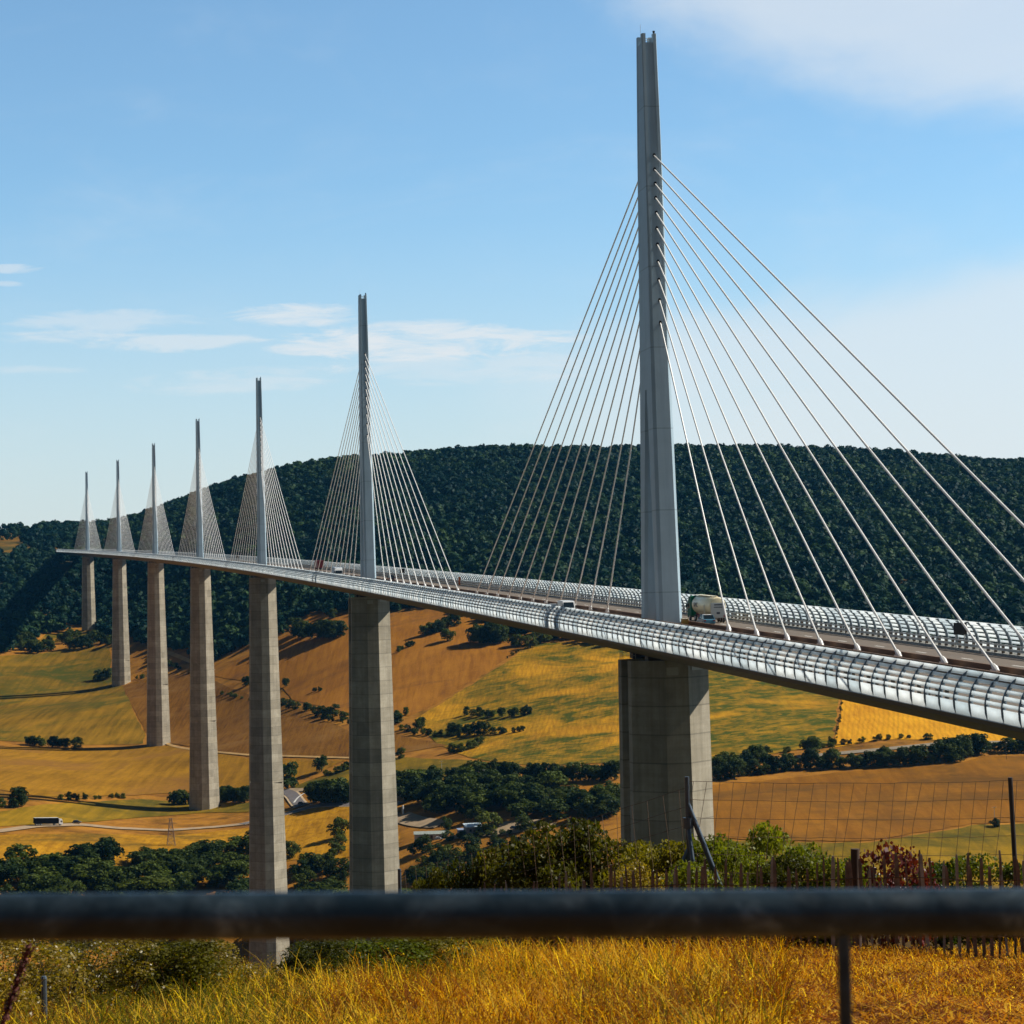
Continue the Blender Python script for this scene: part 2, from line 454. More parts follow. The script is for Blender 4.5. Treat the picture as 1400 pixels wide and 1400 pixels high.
def ground_mat():
    m, nt, b, o = nmat('dry_hill_ground')
    b.inputs['Roughness'].default_value = 0.95; b.inputs['Specular IOR Level'].default_value = 0.1
    v = coords(nt)
    t = N(nt, 'ShaderNodeTexCoord'); s = N(nt, 'ShaderNodeSeparateXYZ'); nt.links.new(t.outputs['Object'], s.inputs[0])
    dry = ramp(nt, [(0.3, (0.15, 0.058, 0.009)), (0.5, (0.34, 0.145, 0.016)), (0.7, (0.45, 0.20, 0.022))], noise(nt, v, 0.05, 8, 0.7, 0.5))
    grn = ramp(nt, [(0.52, (1, 1, 1)), (0.66, (0.36, 0.42, 0.28))], noise(nt, v, 0.021, 7, 0.68, 0.3))
    c = mixc(nt, 1.0, dry.outputs[0], grn.outputs[0], 'MULTIPLY')
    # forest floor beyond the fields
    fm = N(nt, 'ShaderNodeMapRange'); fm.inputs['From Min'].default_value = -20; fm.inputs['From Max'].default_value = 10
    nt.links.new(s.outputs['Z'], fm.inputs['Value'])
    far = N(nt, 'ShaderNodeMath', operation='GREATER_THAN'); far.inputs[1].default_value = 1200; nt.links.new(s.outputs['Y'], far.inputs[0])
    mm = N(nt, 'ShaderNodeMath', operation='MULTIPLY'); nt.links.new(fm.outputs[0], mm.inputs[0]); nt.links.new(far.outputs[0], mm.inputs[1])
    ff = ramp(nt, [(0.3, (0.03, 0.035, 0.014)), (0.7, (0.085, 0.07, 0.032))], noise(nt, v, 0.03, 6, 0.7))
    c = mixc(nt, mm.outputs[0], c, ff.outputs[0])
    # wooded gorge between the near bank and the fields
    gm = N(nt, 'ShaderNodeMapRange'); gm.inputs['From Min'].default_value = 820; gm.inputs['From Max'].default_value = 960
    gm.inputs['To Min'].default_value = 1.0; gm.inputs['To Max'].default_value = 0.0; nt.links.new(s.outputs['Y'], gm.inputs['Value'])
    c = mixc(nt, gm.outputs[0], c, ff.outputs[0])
    # near ground: straw and dry earth
    nr = ramp(nt, [(0.36, (0.05, 0.018, 0.004)), (0.50, (0.22, 0.085, 0.012)), (0.68, (0.55, 0.27, 0.045))], noise(nt, v, 9, 8, 0.82, 0.3))
    lt = N(nt, 'ShaderNodeMath', operation='LESS_THAN'); lt.inputs[1].default_value = 60; nt.links.new(s.outputs['Y'], lt.inputs[0])
    c = mixc(nt, lt.outputs[0], c, nr.outputs[0])
    nt.links.new(c, b.inputs['Base Color'])
    bp = N(nt, 'ShaderNodeBump'); bp.inputs['Strength'].default_value = 0.8; bp.inputs['Distance'].default_value = 0.4
    nt.links.new(noise(nt, v, 0.8, 8, 0.75), bp.inputs['Height']); nt.links.new(bp.outputs[0], b.inputs['Normal'])
    return m


me = npmesh('ground', V, Q, ground_mat(), smooth=True)
tag(link(bpy.data.objects.new('ground', me)), kind='structure')

OFF = {}


def drape(name, poly_px, mat, off=0.25, step=14, jit=1.2, ymin=800):
    """a sheet of land cover laid on the terrain inside an outline"""
    out = []
    n = len(poly_px)
    for i in range(n):
        a, b = poly_px[i], poly_px[(i + 1) % n]
        k = max(1, int(math.hypot(b[0] - a[0], (b[1] - a[1]) * 3) / 14))
        for j in range(k):
            t = j / k
            g = ground(a[0] + (b[0] - a[0]) * t, a[1] + (b[1] - a[1]) * t, ymin)
            out.append((g.x + random.uniform(-jit, jit), g.y + random.uniform(-jit, jit)))
    xs = [p[0] for p in out]; ys = [p[1] for p in out]
    pts = [Vector(p) for p in out]; ne = len(pts)
    edges = [(i, (i + 1) % ne) for i in range(ne)]
    for x in np.arange(min(xs), max(xs), step):
        for y in np.arange(min(ys), max(ys), step):
            pts.append(Vector((x + random.uniform(-1, 1), y + random.uniform(-1, 1))))
    vs, es, fs, *_ = delaunay_2d_cdt(pts, edges, [], 1, 0.05)
    arr = np.array([(v[0], v[1]) for v in vs])
    z = H(arr[:, 0], arr[:, 1]) + off
    me = npmesh(name, np.column_stack([arr, z]), np.array([list(f) for f in fs]), mat, smooth=True)
    up = np.mean([p.normal.z for p in me.polygons])
    if up < 0: me.flip_normals()
    return tag(link(bpy.data.objects.new(name, me)), kind='structure')


olive = fieldmat('olive_stubble', (0.115, 0.075, 0.02), (0.30, 0.17, 0.04), rot=1.2, streak=5, patch=(0.075, 0.078, 0.016), patch_amt=(0.42, 0.60))
plough = fieldmat('brown_ploughed_soil', (0.11, 0.048, 0.02), (0.235, 0.112, 0.044), rot=1.1, streak=2.0, patch=(0.26, 0.13, 0.05), patch_scale=0.02, patch_amt=(0.52, 0.7))
tan_ = fieldmat('tan_stubble', (0.27, 0.125, 0.033), (0.42, 0.205, 0.055), rot=1.25, streak=4, patch=(0.20, 0.095, 0.03), patch_amt=(0.55, 0.66))
rust = fieldmat('rust_stubble', (0.24, 0.10, 0.034), (0.40, 0.178, 0.058), rot=1.45, streak=3.5, patch=(0.20, 0.085, 0.03), patch_scale=0.02, patch_amt=(0.5, 0.68))
ggold = fieldmat('green_gold_meadow', (0.34, 0.17, 0.028), (0.60, 0.32, 0.045), rot=0.10, streak=2.2, patch=(0.075, 0.085, 0.012), patch_scale=0.013, patch_amt=(0.40, 0.53), rows=0.11, fine=0.35)
green = fieldmat('green_meadow', (0.36, 0.18, 0.03), (0.55, 0.30, 0.045), rot=1.2, streak=3.0, patch=(0.065, 0.085, 0.014), patch_scale=0.017, patch_amt=(0.33, 0.50))
gold = fieldmat('gold_straw', (0.48, 0.22, 0.025), (0.70, 0.37, 0.05), rot=0.18, streak=2.4, rows=0.11, fine=0.4)
brown = fieldmat('brown_stubble', (0.20, 0.085, 0.024), (0.31, 0.14, 0.042), rot=1.5, streak=5, patch=(0.15, 0.07, 0.02), patch_amt=(0.52, 0.66))
oliveg = fieldmat('olive_grass', (0.14, 0.10, 0.02), (0.34, 0.21, 0.04), rot=1.3, streak=6, patch=(0.085, 0.075, 0.017), patch_amt=(0.44, 0.6))
ochre = fieldmat('ochre_grass', (0.26, 0.125, 0.024), (0.52, 0.275, 0.045), rot=1.2, streak=3, spots=0.55, patch=(0.17, 0.10, 0.024), patch_amt=(0.55, 0.66))
bronze = fieldmat('bronze_grass', (0.19, 0.10, 0.024), (0.36, 0.19, 0.042), rot=1.25, streak=4, patch=(0.27, 0.125, 0.035), patch_amt=(0.5, 0.6), spots=0.25)

drape('meadow', [(-160, 905), (0, 897), (60, 893), (90, 886), (150, 884), (153, 932), (168, 940), (185, 975), (198, 1002), (196, 1017), (110, 1019), (0, 1013), (-160, 1015)], olive)
drape('field', [(168, 938), (200, 928), (262, 920), (290, 930), (345, 952), (400, 966), (480, 1000), (545, 1005), (612, 1020), (540, 1031), (470, 1036), (340, 1034), (232, 1016), (199, 1002)], plough, 0.3)
drape('field', [(-160, 1025), (0, 1021), (115, 1023), (230, 1020), (340, 1037), (470, 1040), (435, 1058), (340, 1076), (255, 1083), (180, 1088), (60, 1090), (0, 1080), (-160, 1085)], bronze, 0.3)
drape('meadow', [(-160, 1122), (0, 1110), (60, 1100), (190, 1093), (260, 1097), (345, 1098), (345, 1110), (270, 1112), (120, 1124), (0, 1130), (-160, 1140)], oliveg)
drape('meadow', [(-160, 1215), (-160, 1156), (0, 1142), (130, 1140), (240, 1143), (345, 1132), (380, 1112), (405, 1112), (430, 1102), (478, 1102), (545, 1108), (545, 1170), (345, 1180), (250, 1215)], ochre)
drape('field', [(291, 925), (345, 892), (392, 868), (425, 842), (480, 836), (545, 838), (600, 832), (650, 848), (690, 872), (722, 878), (692, 902), (640, 936), (590, 966), (562, 979), (530, 978), (475, 974), (400, 957), (385, 942), (340, 932)], rust, 0.28)
drape('meadow', [(566, 983), (596, 966), (645, 936), (697, 902), (727, 880), (790, 879), (860, 882), (920, 892), (920, 1040), (845, 1043), (720, 1047), (640, 1037), (590, 1012)], ggold)
drape('meadow', [(924, 892), (1000, 892), (1143, 900), (1146, 952), (1138, 1018), (1060, 1030), (975, 1038), (924, 1040)], green)
drape('field', [(1148, 900), (1250, 900), (1500, 905), (1500, 1015), (1370, 1014), (1300, 1012), (1200, 1012), (1142, 1022), (1151, 952)], gold)
drape('field', [(950, 1076), (1060, 1066), (1150, 1056), (1240, 1050), (1310, 1046), (1345, 1034), (1500, 1032), (1500, 1122), (1420, 1123), (1330, 1127), (1260, 1138), (1190, 1150), (1080, 1150), (950, 1145)], brown, 0.3)
drape('meadow', [(950, 1148), (1080, 1152), (1190, 1153), (1262, 1141), (1330, 1129), (1420, 1126), (1500, 1126), (1500, 1215), (950, 1215)], oliveg)
drape('field', [(770, 1076), (860, 1072), (860, 1086), (800, 1086)], rust)
drape('meadow', [(400, 1076), (440, 1062), (480, 1042), (545, 1036), (640, 1040), (730, 1050), (650, 1064), (545, 1072), (430, 1090)], oliveg, 0.3)
drape('meadow', [(40, 884), (62, 868), (110, 862), (135, 864), (120, 872), (70, 880)], olive)

brow = fieldmat('bare_brown_brow', (0.09, 0.055, 0.028), (0.30, 0.16, 0.07), rot=1.4, streak=6, patch=(0.05, 0.055, 0.02), patch_amt=(0.46, 0.6), spots=0.5)
drape('hillside', [(-160, 730), (0, 727), (40, 726), (74, 738), (92, 748), (96, 756), (60, 760), (20, 764), (-160, 775)], brow, 0.4, step=20, ymin=2200)

# roads
asph = simple('grey_asphalt', (0.15, 0.13, 0.13), 0.9, var=0.15, scale=0.3)
dust = simple('pale_dust_track', (0.34, 0.235, 0.135), 0.95, var=0.2, scale=0.2)
verge = simple('pale_verge', (0.55, 0.40, 0.24), 0.95, var=0.2, scale=0.3)
paint = simple('road_paint', (0.75, 0.73, 0.68), 0.7, var=0.05)


def ribbon(name, px_pts, w, mat, off):
    P = []
    for i in range(len(px_pts) - 1):
        a, b = px_pts[i], px_pts[i + 1]
        k = max(2, int(math.hypot(b[0] - a[0], b[1] - a[1]) / 6))
        for j in range(k):
            t = j / k; P.append(ground(a[0] + (b[0] - a[0]) * t, a[1] + (b[1] - a[1]) * t))
    P.append(ground(*px_pts[-1]))
    for _ in range(3):
        P = [P[0]] + [(P[i - 1] + P[i] * 2 + P[i + 1]) / 4 for i in range(1, len(P) - 1)] + [P[-1]]
    vs, fs = [], []
    for i, p in enumerate(P):
        d = P[min(i + 1, len(P) - 1)] - P[max(i - 1, 0)]; d.z = 0; d.normalize()
        n = Vector((-d.y, d.x, 0))
        for s in (-1, 0, 1):
            q = p + n * (w / 2 * s); vs.append((q.x, q.y, hz(q.x, q.y) + off))
        if i:
            o = (i - 1) * 3
            for k in (0, 1): fs.append((o + k, o + k + 1, o + k + 4, o + k + 3))
    me = npmesh(name, vs, fs, mat, smooth=True)
    if np.mean([p.normal.z for p in me.polygons]) < 0: me.flip_normals()
    return tag(link(bpy.data.objects.new(name, me)), kind='structure')


ribbon('track', [(-120, 1148), (0, 1137), (50, 1130), (110, 1128), (160, 1133), (230, 1136), (300, 1131), (345, 1126), (392, 1112)], 8, dust, 0.5)
ribbon('road_verge', [(330, 1128), (375, 1118), (398, 1112), (418, 1106), (440, 1101), (480, 1100), (545, 1101)], 9.5, verge, 0.48)
ribbon('road', [(330, 1128), (375, 1118), (398, 1112), (418, 1106), (440, 1101), (480, 1100), (545, 1101)], 7.0, asph, 0.6)
ribbon('road_verge', [(385, 1082), (402, 1085), (402, 1094), (412, 1103)], 9, verge, 0.52)
ribbon('road', [(385, 1082), (402, 1085), (402, 1094), (412, 1103)], 6.5, asph, 0.66)
ribbon('road_marking', [(378, 1117), (398, 1111), (416, 1105), (428, 1101)], 0.7, paint, 0.75)
ribbon('road_marking', [(402, 1099), (406, 1091), (418, 1085)], 1.2, paint, 0.75)
ribbon('track', [(390, 1081), (420, 1081), (440, 1077)], 6, dust, 0.55)
gpath = simple('golden_path', (0.42, 0.24, 0.07), 0.95, var=0.3, scale=0.1)
ribbon('track', [(205, 885), (233, 893), (262, 905), (292, 918)], 4, gpath, 0.5)
ribbon('track', [(228, 1017), (255, 1025), (340, 1033), (480, 1037), (545, 1036)], 3, gpath, 0.5)
ribbon('track', [(545, 1116), (566, 1124), (590, 1127), (606, 1127)], 12, dust, 0.5)
ribbon('track', [(610, 1147), (640, 1143), (690, 1140), (760, 1128)], 6, dust, 0.5)
ribbon('track', [(680, 1131), (730, 1128)], 14, dust, 0.5)
ribbon('track', [(1090, 1036), (1200, 1026), (1300, 1016), (1420, 1015)], 7, simple('grey_track', (0.24, 0.19, 0.13), 0.95, var=0.2), 0.5)

# ------------------------------------------------------------------ viaduct
P1 = Vector((21.18, 313.9, -4.6)); TH = 0.18134; RAD = 20000.0; SLOPE = 0.03025


def ax(s):
    a = TH + s / RAD
    return Vector((P1.x + RAD * (math.cos(a) - math.cos(TH)), P1.y + RAD * (math.sin(a) - math.sin(TH)), P1.z + SLOPE * s)), a


def D(s, v, h):
    p, a = ax(s)
    return (p.x + v * math.cos(a), p.y + v * math.sin(a), p.z + h)


def DA(s, v, h):
    """the same for arrays"""
    a = TH + s / RAD
    return np.stack([P1.x + RAD * (np.cos(a) - math.cos(TH)) + v * np.cos(a), P1.y + RAD * (np.sin(a) - math.sin(TH)) + v * np.sin(a), P1.z + SLOPE * s + h], -1)


VIA = empty('viaduct', D(0, 0, -4.4))
tag(VIA, 'long white cable stayed viaduct on tall concrete piers crossing the valley', 'bridge')
INV = Matrix.Translation(-VIA.location)


def vpart(o, parent=VIA):
    o.parent = parent
    if parent is VIA: o.matrix_parent_inverse = INV
    return o


S0, S1 = -204.0, 2256.0
steel = simple('pale_steel_paint', (0.50, 0.51, 0.52), 0.5, var=0.06, scale=0.15)
steel_d = simple('shaded_steel_underside', (0.11, 0.09, 0.07), 0.6, var=0.15, scale=0.2)  # pale deck steel with the shade underneath put into its colour
tarmac = simple('worn_tan_asphalt', (0.15, 0.115, 0.085), 0.85, var=0.12, scale=0.25)
barr = simple('brown_barrier_steel', (0.17, 0.095, 0.05), 0.7, var=0.2, scale=0.6)
galv = simple('galvanised_steel', (0.52, 0.52, 0.50), 0.5, metal=0.3, var=0.1, scale=2)
ribm = simple('rib_steel', (0.16, 0.20, 0.235), 0.5, var=0.1, scale=1)
white_cable = simple('white_cable_sheath', (0.90, 0.88, 0.85), 0.45, var=0.03, scale=0.2)
conc = concrete()


def sweep(name, prof, mats, step=12.0, parent=VIA, s0=S0, s1=S1, fmat=None):
    mb = MB(); n = len(prof); S = np.arange(s0, s1 + 0.01, step)
    rings = [[D(s, v, h) for v, h in prof] for s in S]
    mb.loft(rings)
    o = mb.build(name, mats)
    if fmat:
        for p in o.data.polygons: p.material_index = fmat(p)
    return vpart(o, parent)


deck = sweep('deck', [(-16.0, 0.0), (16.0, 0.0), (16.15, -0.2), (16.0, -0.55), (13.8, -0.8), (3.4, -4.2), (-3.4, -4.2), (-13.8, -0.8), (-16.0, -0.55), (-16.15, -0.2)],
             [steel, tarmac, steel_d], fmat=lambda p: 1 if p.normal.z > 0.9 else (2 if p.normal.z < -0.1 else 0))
for s_ in (-1, 1):                                                         # painted lane lines
    for v_ in (3.2, 13.2):
        mb = MB(); S = np.arange(S0, S1 + 1, 12.0)
        mb.loft([[D(s, s_ * v_ - .12, .004), D(s, s_ * v_ + .12, .004)] for s in S], cap=False, closed=False)
        vpart(mb.build('lane_line', paint))
    mb = MB()
    for s in np.arange(S0 + 4, 900, 13.0):
        mb.add([D(s, s_ * 8.2 - .11, .004), D(s, s_ * 8.2 + .11, .004), D(s + 3, s_ * 8.2 + .11, .004), D(s + 3, s_ * 8.2 - .11, .004)], [(0, 1, 2, 3)])
    o = vpart(mb.build('lane_line', paint)); o['kind'] = 'stuff'
for s_ in (-1, 1):
    sweep('median_barrier', [(s_ * 1.75, 0.0), (s_ * 1.95, 0.0), (s_ * 1.85, 0.85), (s_ * 1.6, 0.85)], barr)
sweep('median_strip', [(-1.6, 0.004), (1.6, 0.004), (1.6, 0.12), (-1.6, 0.12)], barr)


# wind screens: arched ribs with translucent slats
def screen_mat():
    m, nt, b, o = nmat('translucent_acrylic')
    b.inputs['Roughness'].default_value = 0.5; b.inputs['Specular IOR Level'].default_value = 0.25
    t = N(nt, 'ShaderNodeNewGeometry')
    r = ramp(nt, [(0.0, (0.74, 0.80, 0.83)), (0.45, (0.86, 0.90, 0.92)), (1.0, (0.95, 0.97, 0.97))], t.outputs['Random Per Island'])
    nt.links.new(r.outputs[0], b.inputs['Base Color'])
    tr = N(nt, 'ShaderNodeBsdfTranslucent'); nt.links.new(r.outputs[0], tr.inputs['Color'])
    ms = N(nt, 'ShaderNodeMixShader'); ms.inputs[0].default_value = 0.72
    nt.links.new(b.outputs[0], ms.inputs[1]); nt.links.new(tr.outputs[0], ms.inputs[2])
    tp = N(nt, 'ShaderNodeBsdfTransparent'); m2 = N(nt, 'ShaderNodeMixShader'); m2.inputs[0].default_value = 0.03
    nt.links.new(ms.outputs[0], m2.inputs[1]); nt.links.new(tp.outputs[0], m2.inputs[2])
    nt.links.new(m2.outputs[0], o.inputs['Surface'])
    return m


acry = screen_mat()
ARC = [(16.05, -0.25), (16.22, 0.3), (16.25, 0.9), (16.16, 1.4), (15.98, 1.9), (15.68, 2.4), (15.28, 2.8), (15.0, 2.98)]
ARCV = np.array([a[0] for a in ARC]); ARCH = np.array([a[1] for a in ARC])
ARCT = np.concatenate([[0], np.cumsum(np.hypot(np.diff(ARCV), np.diff(ARCH)))])
SLATS = [(0.12, 1.08), (1.26, 1.53), (1.73, 2.04), (2.24, 2.54), (2.74, 3.02), (3.26, ARCT[-1] - 0.01)]
RS = np.arange(S0, S1 - 2.9, 3.0)
for s_ in (-1, 1):
    # ribs: bent flat bars
    rw, rd = 0.19, 0.26
    V_, Q_ = [], []
    nseg = len(ARC)
    ring = []
    for k in range(nseg):
        for (ds, dv) in ((-rw / 2, -rd), (rw / 2, -rd), (rw / 2, 0.06), (-rw / 2, 0.06)):
            ring.append((ds, s_ * (ARC[k][0] + dv), ARC[k][1] + (0.0 if dv < 0 else 0.02)))
    ring = np.array(ring)
    A = DA((RS[:, None] + ring[None, :, 0]), np.broadcast_to(ring[None, :, 1], (len(RS), len(ring))), np.broadcast_to(ring[None, :, 2], (len(RS), len(ring))))
    q = []
    for k in range(nseg - 1):
        for c in range(4): q.append((k * 4 + c, k * 4 + (c + 1) % 4, (k + 1) * 4 + (c + 1) % 4, (k + 1) * 4 + c))
    q.append((0, 1, 2, 3)); e = (nseg - 1) * 4; q.append((e, e + 1, e + 2, e + 3))
    q = np.array(q)
    Qall = (q[None] + (np.arange(len(RS)) * len(ring))[:, None, None]).reshape(-1, 4)
    scr = vpart(link(bpy.data.objects.new('wind_screen', npmesh('wind_screen', A.reshape(-1, 3), Qall, ribm))))
    scr['label'] = 'near wind screen of arched ribs' if s_ < 0 else 'far wind screen of arched ribs'
    for (t0, t1) in SLATS:
        n = len(RS)
        tilt = rng.normal(0, 0.012, n)
        vv = np.interp([t0, t1], ARCT, ARCV); hh = np.interp([t0, t1], ARCT, ARCH)
        dv, dh = vv[1] - vv[0], hh[1] - hh[0]; L = math.hypot(dv, dh)
        ud, uh = 0.45 * dv / L, 0.45 * dh / L + 0.55; q_ = math.hypot(ud, uh); ud, uh = ud / q_, uh / q_       # slats stand steeper than the arch
        mv, mh = (vv[0] + vv[1]) / 2, (hh[0] + hh[1]) / 2
        vv = np.array([mv - ud * L / 2, mv + ud * L / 2]); hh = np.array([mh - uh * L / 2, mh + uh * L / 2])
        nv, nh = uh, -ud
        th = 0.02
        cs = []
        for (es, tt, off) in ((0.04, 0, 0), (2.96, 0, 0), (2.96, 1, 0), (0.04, 1, 0), (0.04, 0, th), (2.96, 0, th), (2.96, 1, th), (0.04, 1, th)):
            o_ = off + tilt * (1 if tt else -1)
            cs.append(DA(RS + es, s_ * (vv[tt] + nv * o_), hh[tt] + nh * o_ + 0 * RS))
        A = np.stack(cs, 1)
        q = np.array([(0, 3, 2, 1), (4, 5, 6, 7), (0, 1, 5, 4), (1, 2, 6, 5), (2, 3, 7, 6), (3, 0, 4, 7)])
        Qall = (q[None] + (np.arange(n) * 8)[:, None, None]).reshape(-1, 4)
        o = link(bpy.data.objects.new('slat', npmesh('slat', A.reshape(-1, 3), Qall, acry))); o.parent = scr
    # crash barrier on the inside of the screen
    pst = simple('dark_post_steel', (0.10, 0.075, 0.055), 0.6, var=0.2)
    bar = sweep('crash_barrier', [(s_ * 13.78, 0.45), (s_ * 13.86, 0.45), (s_ * 13.86, 0.72), (s_ * 13.78, 0.72)], galv)
    o = sweep('rail', [(s_ * 13.78, 0.95), (s_ * 13.86, 0.95), (s_ * 13.86, 1.12), (s_ * 13.78, 1.12)], galv)
    o.parent = bar; o.matrix_parent_inverse = Matrix.Identity(4)
    many = MB(); npost = 0
    for s in np.arange(-146.0, 700 if s_ > 0 else 420, 2.0):
        one = s_ > 0 and npost < 100; npost += 1
        mb = MB() if one else many
        mb.add([D(s + a, s_ * (13.9 + b), h) for h in (0.0, 1.15) for a, b in ((0, 0), (.16, 0), (.16, .3), (0, .3))],
               [(0, 1, 5, 4), (1, 2, 6, 5), (2, 3, 7, 6), (3, 0, 4, 7), (4, 5, 6, 7)])
        if one: o = mb.build('post', pst); o.parent = bar; o.matrix_parent_inverse = Matrix.Identity(4)
    o = many.build('post', pst); o.parent = bar; o.matrix_parent_inverse = Matrix.Identity(4); o['kind'] = 'stuff'
    sweep('kerb', [(s_ * 13.6, 0.0), (s_ * 15.6, 0.0), (s_ * 15.6, 0.16), (s_ * 13.6, 0.16)], simple('pale_kerb', (0.42, 0.40, 0.36), 0.8, var=0.1))

# piers
PIER_B = [6.6, 10.5, 10.0, 9.2, 9.0, 8.4, 7.4]
PIER_H = [104.0, 250.0, 214.0, 152.0, 143.0, 116.0, 84.0]
ptop = -4.95


def pier_section(s, hw, hl, c, h, u0=None, u1=None):
    """octagon across the bridge; u0,u1 cut it to one of the two upper shafts"""
    cu = min(c, hl - 1.2)
    pts = [(-hl, -hw + c), (-hl, hw - c), (-hl + cu, hw), (hl - cu, hw), (hl, hw - c), (hl, -hw + c), (hl - cu, -hw), (-hl + cu, -hw)]
    return [D(s + u, v, 0)[:2] + (ax(s)[0].z + h,) for u, v in pts]


for n in range(7):
    s = 342.0 * n; Ht = PIER_H[n]; mb = MB()
    zt = ptop; split = min(92.0, Ht - 6.0)

    def dims(d):
        k = d / Ht
        hw = 5.65 + (PIER_B[n] - 5.65) * k ** 1.15
        a = 1.65 + 0.6 * k
        return hw, 8.0 + 0.9 * k, hw - a
    # two upper shafts with a slot between them
    for sg in (-1, 1):
        rings = []
        for d in np.linspace(0, split, 10):
            hw, hl, c = dims(d); cu = min(c, hl - 4.0)
            pts = [(-hl, -hw + c), (-hl, hw - c), (-hl + cu, hw), (-2.0, hw), (-2.0, -hw), (-hl + cu, -hw)]
            rings.append([D(s + sg * u, v, 0)[:2] + (ax(s)[0].z + zt - d,) for u, v in (pts if sg < 0 else pts)])
        mb.loft(rings)
    if Ht - split > 7:
        rings = []
        for d in np.linspace(split - 0.0, Ht, 8):
            hw, hl, c = dims(d); cu = min(c, hl - 2.0)
            pts = [(-hl, -hw + c), (-hl, hw - c), (-hl + cu, hw), (hl - cu, hw), (hl, hw - c), (hl, -hw + c), (hl - cu, -hw), (-hl + cu, -hw)]
            rings.append([D(s + u * 1.003, v * 1.003, 0)[:2] + (ax(s)[0].z + zt - d,) for u, v in pts])
        mb.loft(rings)
    pier = vpart(mb.build('pier', conc))
    # bearing blocks between pier head and deck
    for u in (-4.6, 4.6):
        for v in (-2.6, 2.6):
            bb = MB()
            bb.add([D(s + u + a, v + b, h) for h in (ptop - 0.02, -4.18) for a, b in ((-1, -.9), (1, -.9), (1, .9), (-1, .9))],
                   [(0, 1, 5, 4), (1, 2, 6, 5), (2, 3, 7, 6), (3, 0, 4, 7), (4, 5, 6, 7), (3, 2, 1, 0)])
            o = bb.build('bearing', simple('bearing_steel', (0.06, 0.055, 0.05), 0.6)); o.parent = pier; o.matrix_parent_inverse = Matrix.Identity(4)
    pier.matrix_parent_inverse = INV
    # pale inspection plates high on the front face and chamfer
    hw, hl, c = dims(2.0)
    q = MB()
    for (v0, v1) in ((-3.6, -1.9),):
        pass
    f0 = lambda v, h, e=0.05: D(s - hl - e, v, 0)[:2] + (ax(s)[0].z + h,)
    q.add([f0(-1.5, -7.0), f0(0.2, -7.0), f0(0.2, -5.9), f0(-1.5, -5.9)], [(0, 1, 2, 3)])
    platem = simple('pale_plate', (0.40, 0.37, 0.30), 0.8, var=0.05)
    o = q.build('inspection_plate', platem, fix=False); o.parent = pier; o.matrix_parent_inverse = Matrix.Identity(4); q = MB()
    cu = min(c, hl - 4.0)
    for t0, t1 in ((0.15, 0.5),):
        def cpt(t, h):
            u, v = -hl + cu * t, (hw - c) + c * t
            return D(s + u - 0.06, v + 0.06, 0)[:2] + (ax(s)[0].z + h,)
        q.add([cpt(t0, -6.4), cpt(t1 + .2, -6.4), cpt(t1 + .2, -5.7), cpt(t0, -5.7)], [(0, 1, 2, 3)])
    o = q.build('inspection_plate', platem, fix=False); o.parent = pier; o.matrix_parent_inverse = Matrix.Identity(4)
    # guard rail round the open edge of the pier head
    g = MB()
    hw, hl, c = dims(0.0); cu = min(c, hl - 4.0)
    path = [(hl - cu, -hw + .3), (2.2, -hw + .3), (2.2, -hw + 2.2)]
    for k in range(2):
        g.tube([D(s + u, v, 0)[:2] + (ax(s)[0].z + ptop + 0.55 * (k + 1),) for u, v in path], 0.04, 5)
    for u, v in path + [(3.2, -hw + .3)]:
        b_ = D(s + u, v, 0)[:2]; z0 = ax(s)[0].z + ptop
        g.tube([b_ + (z0,), b_ + (z0 + 1.1,)], 0.04, 5)
    o = g.build('guard_rail', galv); o.parent = pier; o.matrix_parent_inverse = Matrix.Identity(4)

# pylons with their stays


def mast_paint():
    m, nt, b, o = nmat('pylon_grey_paint')
    b.inputs['Roughness'].default_value = 0.5
    t = N(nt, 'ShaderNodeTexCoord'); sx_ = N(nt, 'ShaderNodeSeparateXYZ'); nt.links.new(t.outputs['Object'], sx_.inputs[0])
    mp = N(nt, 'ShaderNodeMapping'); mp.inputs['Scale'].default_value = (1.4, 1.4, 0.04); nt.links.new(t.outputs['Object'], mp.inputs['Vector'])
    st = ramp(nt, [(0.3, (0.34, 0.45, 0.53)), (0.7, (0.42, 0.54, 0.62))], noise(nt, mp.outputs['Vector'], 1.0, 6, 0.65))
    bl = ramp(nt, [(0.3, (0.9, 0.9, 0.9)), (0.7, (1.05, 1.05, 1.05))], noise(nt, t.outputs['Object'], 0.25, 5))
    c = mixc(nt, 1.0, st.outputs[0], bl.outputs[0], 'MULTIPLY')
    dv = N(nt, 'ShaderNodeMath', operation='DIVIDE'); dv.inputs[1].default_value = 11.7; nt.links.new(sx_.outputs['Z'], dv.inputs[0])
    fr = N(nt, 'ShaderNodeMath', operation='FRACT'); nt.links.new(dv.outputs[0], fr.inputs[0])
    j = ramp(nt, [(0.0, (0.6, 0.6, 0.6)), (0.012, (0.7, 0.7, 0.7)), (0.016, (1, 1, 1))], fr.outputs[0])
    c = mixc(nt, 0.8, c, j.outputs[0], 'MULTIPLY')
    nt.links.new(c, b.inputs['Base Color'])
    return m


mastm = mast_paint()
darkm = simple('dark_opening', (0.01, 0.01, 0.012), 0.7)
HB = [h_ * 0.987 for h_ in (43.9, 47.2, 50.2, 52.9, 55.4, 57.8, 60.1, 62.3, 64.4, 66.5, 68.6)]
SA = [35.0 + 12.35 * k for k in range(11)]


def mlen(h):
    return float(np.interp(h, [0, 38, 87], [5.9, 3.75, 1.6]))


def mwid(h):
    return float(np.interp(h, [0, 38, 87], [1.65, 1.42, 1.05]))


